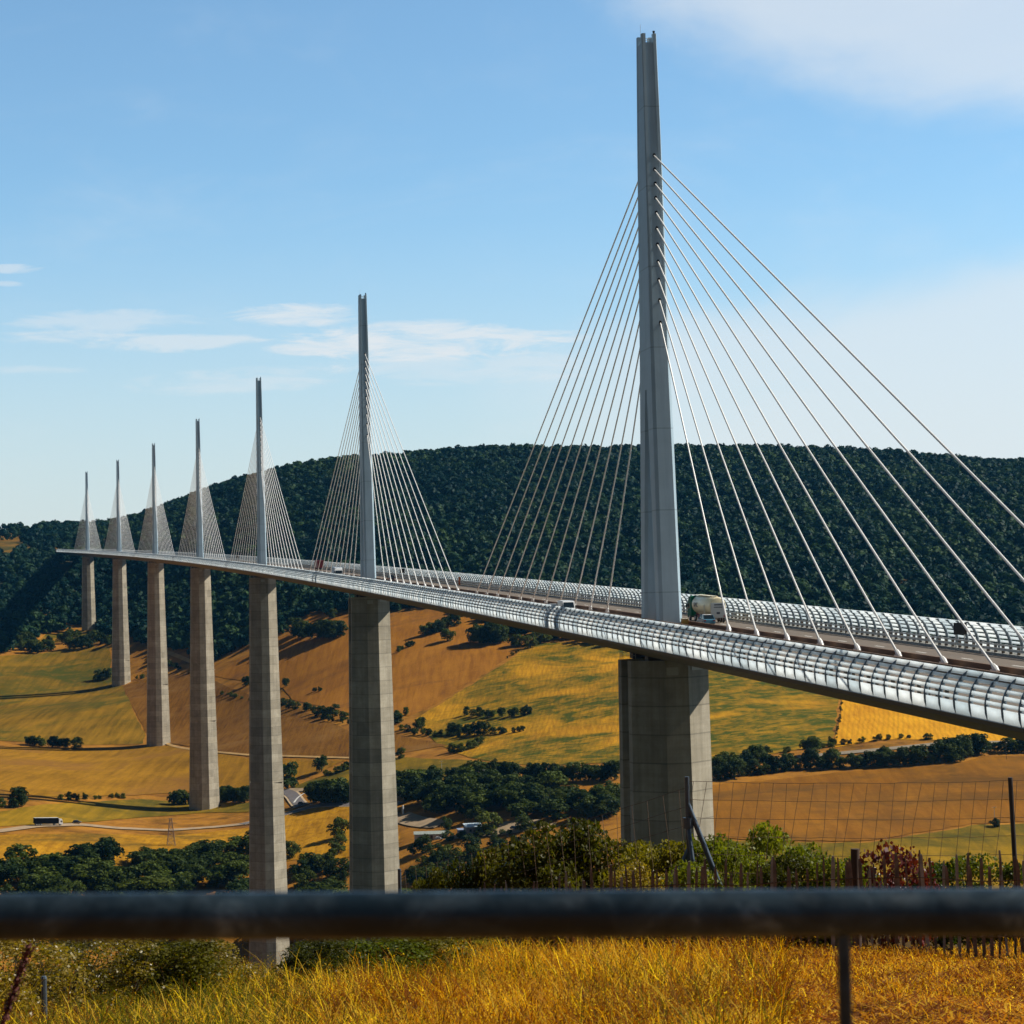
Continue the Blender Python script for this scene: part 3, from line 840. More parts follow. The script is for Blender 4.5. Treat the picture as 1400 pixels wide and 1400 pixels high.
def mast_ring(s, h, u0, u1, w, ch):
    """shaft section with clipped corners and a shallow channel down its end face"""
    return [D(s + u, v, h) for u, v in ((u0, -w + ch), (u0, w - ch), (u0 + ch, w), (u1 - ch, w), (u1, w - ch), (u1, -w + ch), (u1 - ch, -w), (u0 + ch, -w))]


far_stays = MB()
for n in range(7):
    s = 342.0 * n; mb = MB()
    hs = np.linspace(0.0, 34.0, 9)
    for sg in (-1, 1):
        rings = []
        for h in hs:
            o_ = mlen(h); i_ = np.interp(h, [0, 34], [3.3, 0.05])
            u0, u1 = (-o_, -i_) if sg < 0 else (i_, o_)
            rings.append(mast_ring(s, h - 0.02, u0, u1, mwid(h), 0.45))
        mb.loft(rings)
    rings = []
    for h in np.linspace(34.0, 84.4, 10):
        rings.append(mast_ring(s, h - 0.02, -mlen(h), mlen(h), mwid(h), 0.45))
    mb.loft(rings)
    # raised side fins that run up past the top and leave a notch
    for sv in (-1, 1):
        for su in (-1, 1):
            rings = []
            for h in np.linspace(35.0, 85.7, 14):
                w = mwid(h); l = mlen(h); g_ = min(1.0, (h - 35.0) / 36.0)
                vv = (sv * (w - 0.50), sv * (w - 0.03 + 0.06 * g_)); q_ = -0.03 + 0.17 * g_
                rings.append([D(s + su * (l + q_), vv[0], h), D(s + su * (l + q_), vv[1] - sv * (0.42 - 0.32 * g_), h), D(s + su * (l - 0.42 + 0.36 * g_), vv[1], h), D(s + su * (l - 0.75), vv[1], h), D(s + su * (l - 0.75), vv[0], h)])
            mb.loft(rings)
    pyl = vpart(mb.build('pylon', mastm))
    if n == 0:
        pyl['label'] = 'nearest and tallest looking pylon'
    # top rails, mast light and lightning rod
    a = MB()
    for k in (0.45, 1.1):
        a.tube([D(s - 0.6, -0.5, 84.1 + k), D(s - 0.6, 0.5, 84.1 + k)], 0.04, 5)
        a.tube([D(s + 0.6, -0.5, 84.1 + k), D(s + 0.6, 0.5, 84.1 + k)], 0.04, 5)
    a.tube([D(s + 0.6, 0.0, 84.0), D(s + 0.6, 0.0, 85.3)], 0.04, 5)
    a.tube([D(s + 1.0, -0.6, 85.3), D(s + 1.0, -0.6, 87.6)], 0.025, 5)
    o = a.build('lightning_rod', galv); o.parent = pyl; o.matrix_parent_inverse = Matrix.Identity(4)
    b_ = MB()
    b_.tube([D(s - 1.3, 0.8, 85.3), D(s - 1.3, 0.8, 85.8)], 0.05, 6)
    b_.tube([D(s - 1.3, 0.8, 85.75), D(s - 1.3, 0.8, 86.15)], [0.12, 0.2], 8)
    o = b_.build('beacon', darkm); o.parent = pyl; o.matrix_parent_inverse = Matrix.Identity(4)
    for sg in (-1, 1):
        for k in range(11):
            hu = HB[k]; u_up = mlen(hu) - 0.05
            A0 = Vector(D(s + sg * SA[k], 0, 0.9)); B0 = Vector(D(s + sg * u_up, 0.1, hu))
            d = (B0 - A0).normalized()
            c = far_stays if n > 3 else MB()
            r = 0.115
            c.tube([A0, A0 + d * 6], r * 1.12, 6)
            c.tube([A0 + d * 6, B0], r, 8 if n == 0 else 6)
            # anchor clevis at the deck
            c.tube([A0 - d * 0.75, A0 - d * 0.1, A0 + d * 0.5], [0.2, 0.3, 0.2], 8)
            for dv in (-0.22, 0.22):
                c.add([D(s + sg * SA[k] + a_, dv + b2, h_) for h_ in (0.1, 0.75) for a_, b2 in ((-.45, -.05), (.45, -.05), (.45, .05), (-.45, .05))],
                      [(0, 1, 5, 4), (1, 2, 6, 5), (2, 3, 7, 6), (3, 0, 4, 7), (4, 5, 6, 7)])
            if n <= 3:
                o = c.build('stay_cable', white_cable, smooth=True); o.parent = pyl; o.matrix_parent_inverse = Matrix.Identity(4)
    # dark cable openings in both end faces
    if n <= 3:
        for hu in HB:
            l = mlen(hu) + 0.012; d_ = MB()
            ring = [D(s - l, 0.1 + 0.24 * math.cos(2 * PI * q / 10), hu + 0.05 + 0.32 * math.sin(2 * PI * q / 10)) for q in range(10)]
            d_.add(ring, [tuple(range(10))])
            o = d_.build('cable_opening', darkm, fix=False); o.parent = pyl; o.matrix_parent_inverse = Matrix.Identity(4)
o = vpart(far_stays.build('stay_cable', white_cable, smooth=True)); o['kind'] = 'stuff'

# ------------------------------------------------------------------ vehicles
tyre = simple('black_rubber', (0.02, 0.02, 0.02), 0.8)
glass = simple('dark_window_glass', (0.015, 0.025, 0.035), 0.08, spec=0.8)
chrome = simple('headlamp_glass', (0.7, 0.72, 0.74), 0.15)
redl = simple('red_lamp', (0.35, 0.02, 0.02), 0.3)


def paintm(name, c): return simple(name, c, 0.28, var=0.02)


def wheels(root, xs, w, r, n2=1):
    for x in xs:
        for sy in (-1, 1):
            o = MB().lathe([(-.11, r * .6), (-.11, r * .95), (-.08, r), (.08, r), (.11, r * .95), (.11, r * .6)], (0, 0, 0), 'Y', 16).build('wheel', tyre, root, True)
            o.location = (x, sy * w, r)
            h = MB().lathe([(-.115, r * .55), (.115, r * .55)], (0, 0, 0), 'Y', 12).build('hub', galv, o, True)


def car(name, label, col, L=4.3, W=1.78, Hh=1.5, roof=None, kind='car'):
    """body forward along +x, origin on the road"""
    root = empty(name); tag(root, label, kind)
    low = [(-L / 2, .35), (-L / 2 + .05, .82), (-L / 2 + .25, .92), (L / 2 - 1.15, .93), (L / 2 - .25, .74), (L / 2, .58), (L / 2, .3), (L / 2 - .3, .22), (-L / 2 + .3, .22)]
    mb = MB().prism(low, lambda p, t: (p[0], t, p[1]), -W / 2, W / 2)
    mb.build('body', col, root, True, bevel=.05)
    cab = [(-L / 2 + .3, .9), (-L / 2 + .62, Hh - .1), (-L / 2 + .9, Hh), (.15, Hh), (.42, Hh - .08), (L / 2 - 1.2, .92)]
    gm = MB()
    rings = [[(x, sy * (W / 2 - .06 - (z - .9) * .22), z) for x, z in cab] for sy in (-1, 1)]
    gm.loft(rings); gm.build('window', glass, root, bevel=.02)
    rm = MB().box((-L / 2 + 1.35, 0, Hh + .015), (1.25, W - .5, .05)); rm.build('roof', roof or col, root, True, bevel=.02)
    for x0 in (-L / 2 + .75, -.15, .85):                                    # pillars
        pass
    pm = MB()
    for sy in (-1, 1):
        for (xa, za, xb, zb) in ((-L / 2 + .32, .92, -L / 2 + .8, Hh), (-.25, .92, -.2, Hh), (L / 2 - 1.2, .93, .3, Hh - .02)):
            fa, fb = sy * (W / 2 - .05), sy * (W / 2 - .04 - (Hh - .9) * .22)
            pm.tube([(xa, fa, za), (xb, fb, zb)], .05, 5)
    pm.build('pillar', col, root)
    for sy in (-1, 1):
        MB().box((L / 2 - .1, sy * (W / 2 - .28), .66), (.12, .34, .14)).build('headlight', chrome, root, bevel=.02)
        MB().box((-L / 2 + .04, sy * (W / 2 - .2), .74), (.1, .24, .2)).build('tail_light', redl, root, bevel=.02)
        MB().box((L / 2 - 1.3, sy * (W / 2 + .08), .98), (.14, .2, .13)).build('mirror', col, root, bevel=.02)
    wheels(root, (-L / 2 + .8, L / 2 - .85), W / 2 - .1, .32)
    return root


def van(name, label, col, L=5.4, W=2.0, Hh=2.4):
    root = empty(name); tag(root, label, 'van')
    prof = [(-L / 2, .35), (-L / 2, Hh - .12), (-L / 2 + .15, Hh), (L / 2 - 1.75, Hh), (L / 2 - 1.5, Hh - .08), (L / 2 - .85, 1.25), (L / 2 - .12, .98), (L / 2, .8), (L / 2, .35), (L / 2 - .2, .25), (-L / 2 + .2, .25)]
    MB().prism(prof, lambda p, t: (p[0], t, p[1]), -W / 2, W / 2).build('body', col, root, True, bevel=.07)
    a, b = (L / 2 - 1.44, Hh - .2), (L / 2 - .87, 1.3); nx_, nz_ = .9, .45
    MB().add([(a[0] + .05, -W / 2 + .2, a[1]), (a[0] + .05, W / 2 - .2, a[1]), (b[0] + .05, W / 2 - .12, b[1]), (b[0] + .05, -W / 2 + .12, b[1])], [(0, 1, 2, 3)]).build('windscreen', glass, root, fix=False)
    for sy in (-1, 1):
        MB().box((L / 2 - 1.75, sy * W / 2, 1.65), (.85, .03, .6), taper=(.8, 1)).build('window', glass, root)
        MB().box((L / 2 - .02, sy * (W / 2 - .3), .82), (.1, .35, .2)).build('headlight', chrome, root, bevel=.02)
        MB().box((L / 2 - 1.2, sy * (W / 2 + .14), 1.45), (.12, .24, .34)).build('mirror', tyre, root, bevel=.02)
    MB().box((L / 2 + .01, 0, .62), (.06, 1.1, .2)).build('grille', tyre, root)
    wheels(root, (-L / 2 + 1.0, L / 2 - .95), W / 2 - .12, .36)
    return root


def lorry(name, label, cabc, boxc, roofc, L=16.0, box_h=2.75, W=2.5, rigid=False):
    root = empty(name); tag(root, label, 'truck')
    cabl = 2.2
    x1 = L / 2
    prof = [(x1 - cabl, .75), (x1 - cabl, 3.35), (x1 - cabl + .4, 3.6), (x1 - .75, 3.45), (x1 - .28, 2.75), (x1 - .05, 1.7), (x1, .5), (x1 - .3, .38), (x1 - 1.0, .6)]
    cab = MB().prism(prof, lambda p, t: (p[0], t, p[1]), -W / 2 + .05, W / 2 - .05).build('cab', cabc, root, True, bevel=.08)
    MB().add([(x1 - .21, -1.05, 2.68), (x1 - .21, 1.05, 2.68), (x1 - .01, 1.08, 1.75), (x1 - .01, -1.08, 1.75)], [(0, 1, 2, 3)]).build('windscreen', glass, cab, fix=False)
    for sy in (-1, 1):
        MB().box((x1 - .95, sy * (W / 2 - .045), 2.15), (.85, .03, .75), taper=(.85, 1)).build('window', glass, cab)
        MB().box((x1 - .02, sy * .9, .8), (.1, .35, .22)).build('headlight', chrome, cab, bevel=.02)
        MB().box((x1 - .25, sy * (W / 2 + .12), 2.2), (.14, .2, .6)).build('mirror', tyre, cab, bevel=.02)
    xb0, xb1 = -L / 2, x1 - cabl - .35
    MB().box(((xb0 + xb1) / 2, 0, 1.15 + box_h / 2), (xb1 - xb0, W, box_h)).build('cargo_box', boxc, root, bevel=.04)
    MB().box(((xb0 + xb1) / 2, 0, 1.15 + box_h + .05), (xb1 - xb0 + .04, W + .04, .12)).build('box_roof', roofc, root, bevel=.03)
    MB().box(((xb0 + x1) / 2 - .3, 0, .95), (L - 1.2, .9, .22)).build('chassis', tyre, root)
    ws = [x1 - 1.1, -L / 2 + 1.4] + ([] if rigid else [x1 - 4.3, -L / 2 + 2.7, -L / 2 + 4.0])
    wheels(root, ws, W / 2 - .2, .5)
    return root


def on_deck(root, px, v, away, ds=0.0):
    lo, hi = S0 + 20, 2200.0

    def X(s):
        p = D(s, v, 1.0); d = p[1] * cp + p[2] * sp; vv = -p[1] * sp + p[2] * cp
        u, w = p[0] * F / d, vv * F / d
        return 700 + u * cr - w * sr
    for _ in range(60):
        m = (lo + hi) / 2
        if X(m) > px: lo = m
        else: hi = m
    s = lo + ds; p, a = ax(s)
    root.location = Vector(D(s, v, 0.01))
    root.rotation_mode = 'XYZ'
    root.rotation_euler = (0, (-1 if away else 1) * math.atan(SLOPE), a + PI / 2 + (0 if away else PI))
    return s


whitep = paintm('white_car_paint', (0.78, 0.79, 0.80)); bluep = paintm('blue_car_paint', (0.07, 0.20, 0.30))
darkp = paintm('dark_car_paint', (0.02, 0.022, 0.028)); creamp = simple('cream_tank_paint', (0.72, 0.62, 0.40), 0.35, var=0.05)
greenp = simple('dark_green_cab_paint', (0.010, 0.12, 0.07), 0.6, var=.05, spec=.15); redp = simple('dark_red_paint', (0.22, 0.02, 0.02), 0.5, var=0.1)
greyp = simple('grey_box_paint', (0.40, 0.47, 0.55), 0.5, var=0.05); silver = simple('silver_panel', (0.55, 0.55, 0.53), 0.4, var=0.05)


def tanker():
    L = 13.0
    root = empty('tanker_truck'); tag(root, 'cream tanker truck with dark green cab beside the nearest pylon', 'truck')
    x1 = L / 2
    prof = [(x1 - 2.3, .75), (x1 - 2.3, 3.5), (x1 - 1.9, 3.75), (x1 - .8, 3.5), (x1 - .3, 2.75), (x1 - .05, 1.7), (x1, .5), (x1 - .3, .38), (x1 - 1.0, .6)]
    cab = MB().prism(prof, lambda p, t: (p[0], t, p[1]), -1.2, 1.2).build('cab', greenp, root, True, bevel=.08)
    MB().add([(x1 - .21, -1.05, 2.68), (x1 - .21, 1.05, 2.68), (x1 - .01, 1.08, 1.75), (x1 - .01, -1.08, 1.75)], [(0, 1, 2, 3)]).build('windscreen', glass, cab, fix=False)
    for sy in (-1, 1):
        MB().box((x1 - 1.0, sy * 1.205, 2.2), (.9, .03, .75), taper=(.85, 1)).build('window', glass, cab)
        MB().box((x1 - .25, sy * 1.36, 2.2), (.14, .2, .6)).build('mirror', tyre, cab, bevel=.02)
    xa, xb = -L / 2 + .6, x1 - 2.8
    tank = MB()
    prof = [(xa - .25, .75), (xa - .15, 1.1), (xa + .15, 1.25), ((xa + xb) / 2, 1.28), (xb - .4, 1.25), (xb - .08, 1.05), (xb, .6)]
    tank.lathe([(x, r * 1.08) for x, r in prof], (0, 0, 2.42), 'X', 24)
    tk = tank.build('tank', creamp, root, True)
    # hopper cones under the barrel, walkway, hatches
    hp = MB()
    for x in (xa + 1.6, (xa + xb) / 2, xb - 1.6):
        hp.lathe([(.75, .25), (1.7, 1.15)], (x, 0, 0), 'Z', 14)
    hp.build('hopper', creamp, tk, True)
    w = MB().box(((xa + xb) / 2, 0, 3.68), (xb - xa - .6, .9, .08))
    for x in np.linspace(xa + .8, xb - .8, 4): w.lathe([(3.7, .32), (3.84, .32)], (x, 0, 0), 'Z', 12)
    w.build('walkway', creamp, tk)
    rp = MB().box((-L / 2 + .25, 0, 1.85), (.16, 2.2, 2.2)).build('rear_panel', silver, root, bevel=.05)
    for z_, w_, h_ in ((2.65, 1.2, .16), (2.3, 1.3, .12), (1.45, .5, .28)):
        MB().box((-L / 2 + .155, 0, z_), (.03, w_, h_)).build('plate', simple('dark_plate', (0.06, 0.07, 0.09), .6), rp)
    for sy in (-1, 1):
        MB().box((-L / 2 + .15, sy * .95, 1.0), (.08, .3, .2)).build('tail_light', redl, rp)
        for k_ in (-.22, .22): MB().tube([(-L / 2 + 2.6 + k_, sy * 1.4, 1.2), (-L / 2 + 2.6 + k_, sy * 1.42, 2.5), (-L / 2 + 2.6 + k_, sy * .5, 3.75)], .04, 5).build('ladder_rail', silver, root)
    MB().box((-L / 2 + .4, 0, .85), (.3, 2.4, .22)).build('rear_bumper', tyre, root)
    MB().box((.4, 0, 3.86), (xb - xa - 1.0, 1.1, .05)).build('handrail_top', creamp, root)
    MB().box((-.3, 0, .95), (L - 1.2, .9, .24)).build('chassis', simple('maroon_chassis', (0.16, 0.02, 0.02), 0.6), root)
    for sy in (-1, 1):
        MB().box((-.6, sy * 1.1, .75), (2.2, .3, .5)).build('side_guard', simple('maroon_chassis', (0.16, 0.02, 0.02), 0.6), root)
    wheels(root, (x1 - 1.2, x1 - 4.2, -L / 2 + 1.2, -L / 2 + 2.5, -L / 2 + 3.8), 1.05, .5)
    cu = bpy.data.curves.new('lettering', 'FONT'); cu.body = 'KMC'; cu.size = 1.0; cu.extrude = .01; cu.align_x = 'CENTER'
    cu.materials.append(simple('navy_lettering', (0.03, 0.05, 0.10), 0.5))
    for sy in (1,):
        tmp = bpy.data.objects.new('lettering_curve', cu); me_ = bpy.data.meshes.new_from_object(tmp); bpy.data.objects.remove(tmp)
        t = bpy.data.objects.new('lettering', me_); link(t, tk)
        t.location = (.9, sy * 1.415, 2.15); t.rotation_euler = (PI / 2, 0, PI if sy > 0 else 0)
    return root


t = tanker(); sT = on_deck(t, 966, 8.6, True)
c = car('parked_car' if False else 'car', 'blue rear windowed small car with white roof overtaking the cream tanker', bluep, 4.0, 1.72, 1.5, roof=whitep); on_deck(c, 965, 5.2, True)
c = van('van', 'white van driving towards the viewer behind the near wind screen', whitep); on_deck(c, 775, -5.2, False)
c = car('car', 'white car following close behind the white van', whitep, 4.3, 1.8, 1.55); on_deck(c, 757, -5.4, False)
c = lorry('truck', 'red box truck driving away beyond the second pylon', redp, redp, redp, 11, 2.8, rigid=True); on_deck(c, 436, 8.0, True)
c = lorry('truck', 'pale grey box truck just left of the second pylon', whitep, greyp, greyp, 8.5, 2.4, rigid=True); on_deck(c, 461, -5.4, False)
c = car('car', 'white car in front of the pale grey box truck', whitep, 4.3, 1.8, 1.6); on_deck(c, 471, -5.2, False)
c = car('car', 'white car with black windows just right of the second pylon', whitep, 4.5, 1.8, 1.5); on_deck(c, 556, -5.2, False)
c = car('car', 'black car driving away just right of the second pylon', darkp, 4.4, 1.8, 1.65); on_deck(c, 534, 5.2, True)


def board_sign(px, label, w=1.5, h=1.3):
    root = empty('road_sign'); s = on_deck(root, px, 13.3, True); tag(root, label, 'sign', 'black backed signs on the far side of the bridge')
    MB().box((0, 0, 2.35), (.14, w, h)).build('panel', simple('black_sign_back', (0.012, 0.01, 0.01), 0.6), root, bevel=.03)
    for sy in (-1, 1): MB().tube([(0.1, sy * .5, 0), (0.1, sy * .5, 2.8)], .06, 6).build('post', galv, root)


board_sign(1313, 'large black sign back on the far screen at the right edge')
board_sign(550, 'small black sign back just right of the second pylon')
board_sign(325, 'tiny black sign back left of the third pylon')
r = empty('marker_post'); on_deck(r, 628, 13.2, True); tag(r, 'orange marker post standing against the far wind screen', 'marker')
MB().box((0, 0, .6), (.2, .5, 1.2), taper=(.8, .8)).build('base', simple('orange_plastic', (0.55, 0.13, 0.03), 0.5), r)
MB().box((0, 0, 1.7), (.1, .6, .9)).build('panel', simple('orange_plastic', (0.55, 0.13, 0.03), 0.5), r)
r = empty('cabinet'); on_deck(r, 936, 1.0, True, 0); tag(r, 'yellow equipment cabinet at the foot of the nearest pylon', 'cabinet')
MB().box((0, 0, .55), (.7, .9, 1.1)).build('body', simple('yellow_cabinet', (0.55, 0.33, 0.06), 0.5, var=.1), r, bevel=.04)
MB().box((0, 0, 1.15), (.8, 1.0, .12)).build('lid', simple('cream_lid', (0.7, 0.6, 0.4), 0.5), r, bevel=.03)

# ------------------------------------------------------------------ vegetation
dk1 = leafmat('dark_oak_leaves', (0.012, 0.027, 0.006), (0.074, 0.098, 0.012), 0.2, spec=0.1)
dk2 = leafmat('hedge_leaves', (0.018, 0.034, 0.006), (0.098, 0.115, 0.013), 0.22, spec=0.1)
lg = leafmat('pale_green_leaves', (0.036, 0.060, 0.012), (0.085, 0.105, 0.020), 0.25, spec=0.1)
fst = leafmat('forest_leaves', (0.002, 0.022, 0.019), (0.042, 0.082, 0.022), 0.14, spec=0.08, wide=True)
bark = simple('brown_bark', (0.07, 0.05, 0.035), 0.9, var=0.3, scale=4)


def crown_np(seed, n, lobes, ex, ez, cz, lr, leaf, flat=0.5, inner=0.15):
    r = np.random.default_rng(seed)
    th = r.uniform(0, 2 * PI, lobes); rad = np.sqrt(r.uniform(0, 1, lobes)) * ex; zz = r.uniform(-1, 1, lobes)
    rad *= np.sqrt(np.clip(1 - 0.75 * zz ** 2, 0.1, 1))
    C = np.stack([np.cos(th) * rad, np.sin(th) * rad, cz + zz * ez], 1)
    R = r.uniform(lr[0], lr[1], lobes)
    k = r.choice(lobes, n, p=R ** 2 / (R ** 2).sum())
    d = r.normal(0, 1, (n, 3)); d /= np.linalg.norm(d, axis=1)[:, None]
    d[:, 2] = np.where(d[:, 2] < -0.5, -d[:, 2], d[:, 2])
    rr = R[k] * np.where(r.uniform(0, 1, n) < inner, r.uniform(0.3, 0.8, n), r.uniform(0.85, 1.12, n))
    P = C[k] + d * rr[:, None]
    nrm = d + r.normal(0, flat, (n, 3)); nrm /= np.linalg.norm(nrm, axis=1)[:, None]
    a = np.cross(nrm, r.normal(0, 1, (n, 3))); a /= np.linalg.norm(a, axis=1)[:, None]; b = np.cross(nrm, a)
    sz = leaf * r.uniform(0.45, 1.55, n)[:, None]; sb = sz * r.uniform(0.5, 0.9, n)[:, None]
    Vv = np.stack([P - a * sz, P - b * sb, P + a * sz, P + b * sb], 1).reshape(-1, 3)
    Vv[:, 2] = np.maximum(Vv[:, 2], 0.0)
    return Vv, np.arange(4 * n).reshape(-1, 4)


def trunk_mesh(name, h, r, seed):
    rr = random.Random(seed); mb = MB()
    pts = [(0, 0, -0.03), (rr.uniform(-.02, .02), rr.uniform(-.02, .02), h * .5), (rr.uniform(-.03, .03), rr.uniform(-.03, .03), h)]
    mb.tube(pts, [r * 1.3, r, r * .7], 7)
    for k in range(5):
        a = rr.uniform(0, 2 * PI); z = h * rr.uniform(.55, 1)
        mb.tube([(0, 0, z), (.15 * math.cos(a), .15 * math.sin(a), z + .14), (.3 * math.cos(a), .3 * math.sin(a), z + .26)], [r * .55, r * .35, r * .15], 5)
    o = mb.build(name, bark); me = o.data; bpy.data.objects.remove(o); return me


CROWNS = {}
for kind, mat in (('dark', dk1), ('hedge', dk2), ('pale', lg)):
    CROWNS[kind] = []
    for v in range(5):
        if kind == 'hedge': a = crown_np(100 + v, 1700, 22, 0.48, 0.36, 0.40, (0.09, 0.22), 0.045, flat=0.6)
        else: a = crown_np(40 + v + (9 if kind == 'pale' else 0), 2200, 30, 0.44, 0.40, 0.50, (0.09, 0.20), 0.042, flat=0.6)
        CROWNS[kind].append(npmesh('crown', a[0], a[1], mat))
TRUNKS = [trunk_mesh('trunk', 0.45, 0.035, v) for v in range(3)]
TREE_N = [0]


def tree(pos, h, kind, label, group, name='tree', cat='tree', wide=None):
    e = empty(name, pos, random.uniform(0, 2 * PI)); tag(e, label, cat, group)
    w = h * ((wide or 1.1) * random.uniform(0.8, 1.2))
    c = bpy.data.objects.new('crown', random.choice(CROWNS[kind])); link(c, e); c.scale = (w, w, h)
    t = bpy.data.objects.new('trunk', random.choice(TRUNKS)); link(t, e); t.scale = (h, h, h)
    TREE_N[0] += 1
    return e


def row(line, n, hp, kind, label, group, name='tree', cat='tree', jx=6, jy=2, wide=None, ymin=800):
    seg = [math.hypot(line[i + 1][0] - line[i][0], line[i + 1][1] - line[i][1]) for i in range(len(line) - 1)]
    tot = sum(seg)
    for k in range(n):
        t = (k + 0.5 + random.uniform(-.35, .35)) / n * tot
        i = 0
        while i < len(seg) - 1 and t > seg[i]: t -= seg[i]; i += 1
        f = min(1, t / max(seg[i], 1e-6))
        px = line[i][0] + (line[i + 1][0] - line[i][0]) * f + random.uniform(-jx, jx) * 0.5
        py = line[i][1] + (line[i + 1][1] - line[i][1]) * f + random.uniform(-jy, jy) * 0.5
        g = ground(px, py, ymin); hpx = random.uniform(*hp)
        tree(g, hpx * g.y / F, kind, label, group, name, cat, wide)


def patch(poly, n, hp, kind, label, group, name='tree', cat='tree', wide=None, mind=7):
    xs = [p[0] for p in poly]; ys = [p[1] for p in poly]; got = []
    tries = 0
    while len(got) < n and tries < n * 60:
        tries += 1
        x, y = random.uniform(min(xs), max(xs)), random.uniform(min(ys), max(ys))
        ins = False
        for i in range(len(poly)):
            (x1, y1), (x2, y2) = poly[i], poly[i - 1]
            if (y1 > y) != (y2 > y) and x < (x2 - x1) * (y - y1) / (y2 - y1) + x1: ins = not ins
        if not ins or any(abs(x - a) < mind and abs(y - b) < mind * .45 for a, b in got): continue
        got.append((x, y)); g = ground(x, y); hpx = random.uniform(*hp)
        tree(g, hpx * g.y / F, kind, label, group, name, cat, wide)


# lone trees and small clumps, each told apart
for px, py, hp, kind, lab in [
        (612, 877, 17, 'dark', 'lone round tree on the rust field under the bridge'),
        (336, 938, 13, 'dark', 'lone small tree just left of the third pier'),
        (391, 939, 12, 'dark', 'lone small tree just right of the third pier'),
        (134, 930, 15, 'hedge', 'small tree on the olive meadow left of the sixth pier'),
        (147, 928, 16, 'dark', 'small tree touching the left side of the sixth pier'),
        (25, 1103, 26, 'dark', 'broad dark tree at the left edge above the meadow'),
        (555, 978, 11, 'dark', 'tiny round tree where the rust field meets the green meadow'),
        (574, 996, 17, 'dark', 'small dark tree standing in the hedge right of the second pier'),
        (455, 845, 14, 'hedge', 'rounded bush on the top corner of the rust field'),
        (393, 1078, 36, 'pale', 'tall green tree hugging the right side of the third pier'),
        (440, 1055, 22, 'pale', 'pale yellow green tree above the road junction'),
        (548, 1037, 14, 'pale', 'small green tree just right of the second pier above the strip meadow'),
        (466, 1146, 30, 'hedge', 'rounded bush on the ochre grass left of the second pier'),
        (463, 1166, 24, 'pale', 'low pale bush below the rounded bush left of the second pier'),
        (634, 1147, 11, 'pale', 'pale bush in front of the small blue roofed barn'),
        (668, 1136, 30, 'hedge', 'bushy tree just right of the blue roofed barn'),
        (650, 1122, 22, 'hedge', 'bushy tree just behind the blue roofed barn'),
        (717, 1136, 22, 'pale', 'bright green small tree right of the barn yard'),
        (611, 1135, 18, 'pale', 'pale bush beside the track left of the barn'),
        (582, 1152, 12, 'pale', 'small bush before the long low shed, on its left'),
        (612, 1150, 14, 'pale', 'small bush before the long low shed, on its right'),
        (1110, 1033, 26, 'dark', 'dark upright tree at the foot of the gold field corner'),
        (1137, 1018, 12, 'hedge', 'small bush at the lower corner between meadow and gold field'),
        (1360, 1131, 12, 'dark', 'round dark bush at the foot of the little pole in the brown field'),
]:
    g = ground(px, py); tree(g, hp * g.y / F, kind, lab, None, 'bush' if 'bush' in lab and 'bushy' not in lab else 'tree', 'bush' if 'bush' in lab and 'bushy' not in lab else 'tree')
row([(431, 945), (441, 945)], 2, (6, 8), 'hedge', 'low dark bush alone in the middle of the rust field', 'bushes in the middle of the rust field', 'bush', 'bush')
row([(542, 893), (553, 887), (568, 882)], 4, (6, 10), 'dark', 'small bush in the row climbing the edge of the rust field', 'hedge climbing the edge of the rust field', 'bush', 'bush', 3, 1)
row([(578, 869), (592, 867), (606, 861), (622, 856)], 6, (14, 19), 'dark', 'dark tree in the short row above the lone round tree', 'trees above the lone round tree')
row([(648, 879), (668, 880), (690, 878)], 7, (22, 28), 'dark', 'dark tree in the clump at the top right of the rust field', 'clump at the top right of the rust field')
row([(695, 882), (725, 886), (760, 872), (840, 882)], 12, (16, 22), 'hedge', 'dark tree along the top edge of the striped meadow', 'trees along the top edge of the striped meadow')
row([(692, 902), (706, 893), (722, 880)], 6, (3, 5), 'dark', 'tiny bush on the ridge line between rust field and striped meadow', 'bushes between the rust field and the striped meadow', 'bush', 'bush', 2, 1)
row([(402, 870), (430, 874), (466, 872)], 9, (20, 27), 'dark', 'dark tree in the dense copse left of the second pier', 'copse on the rust field left of the second pier')
row([(384, 966), (410, 969), (440, 977), (478, 985)], 11, (11, 18), 'hedge', 'hedge tree in the line between the third and second piers', 'hedge between the third and second piers')
row([(430, 980), (478, 991)], 6, (6, 9), 'dark', 'low hedge bush below the line between the third and second piers', 'low hedge between the third and second piers', 'bush', 'bush')
row([(541, 992), (545, 985)], 3, (12, 17), 'dark', 'dark tree in the small group against the right side of the second pier', 'trees against the right side of the second pier')
row([(542, 998), (570, 1004), (600, 1006), (632, 1009)], 11, (7, 11), 'hedge', 'low bush in the hedge between plough and striped meadow', 'low hedge right of the second pier', 'bush', 'bush', 4, 2)
row([(612, 1003), (640, 1006), (662, 1004)], 7, (13, 19), 'dark', 'dark tree at the left end of the lower hedge on the striped meadow', 'trees of the lower hedge on the striped meadow')
row([(668, 1004), (695, 1003), (720, 999)], 6, (7, 10), 'dark', 'low dark bush trailing right from the lower hedge on the striped meadow', 'bushes trailing from the lower hedge', 'bush', 'bush', 4, 1)
row([(614, 1030), (640, 1026), (660, 1016)], 8, (9, 15), 'hedge', 'bush round the sharp bend of the track below the striped meadow', 'bushes round the track bend', 'bush', 'bush')
row([(633, 978), (655, 980), (690, 981), (728, 977)], 10, (9, 14), 'dark', 'dark bush in the curved row alone on the striped meadow', 'curved row alone on the striped meadow', 'bush', 'bush', 5, 1)
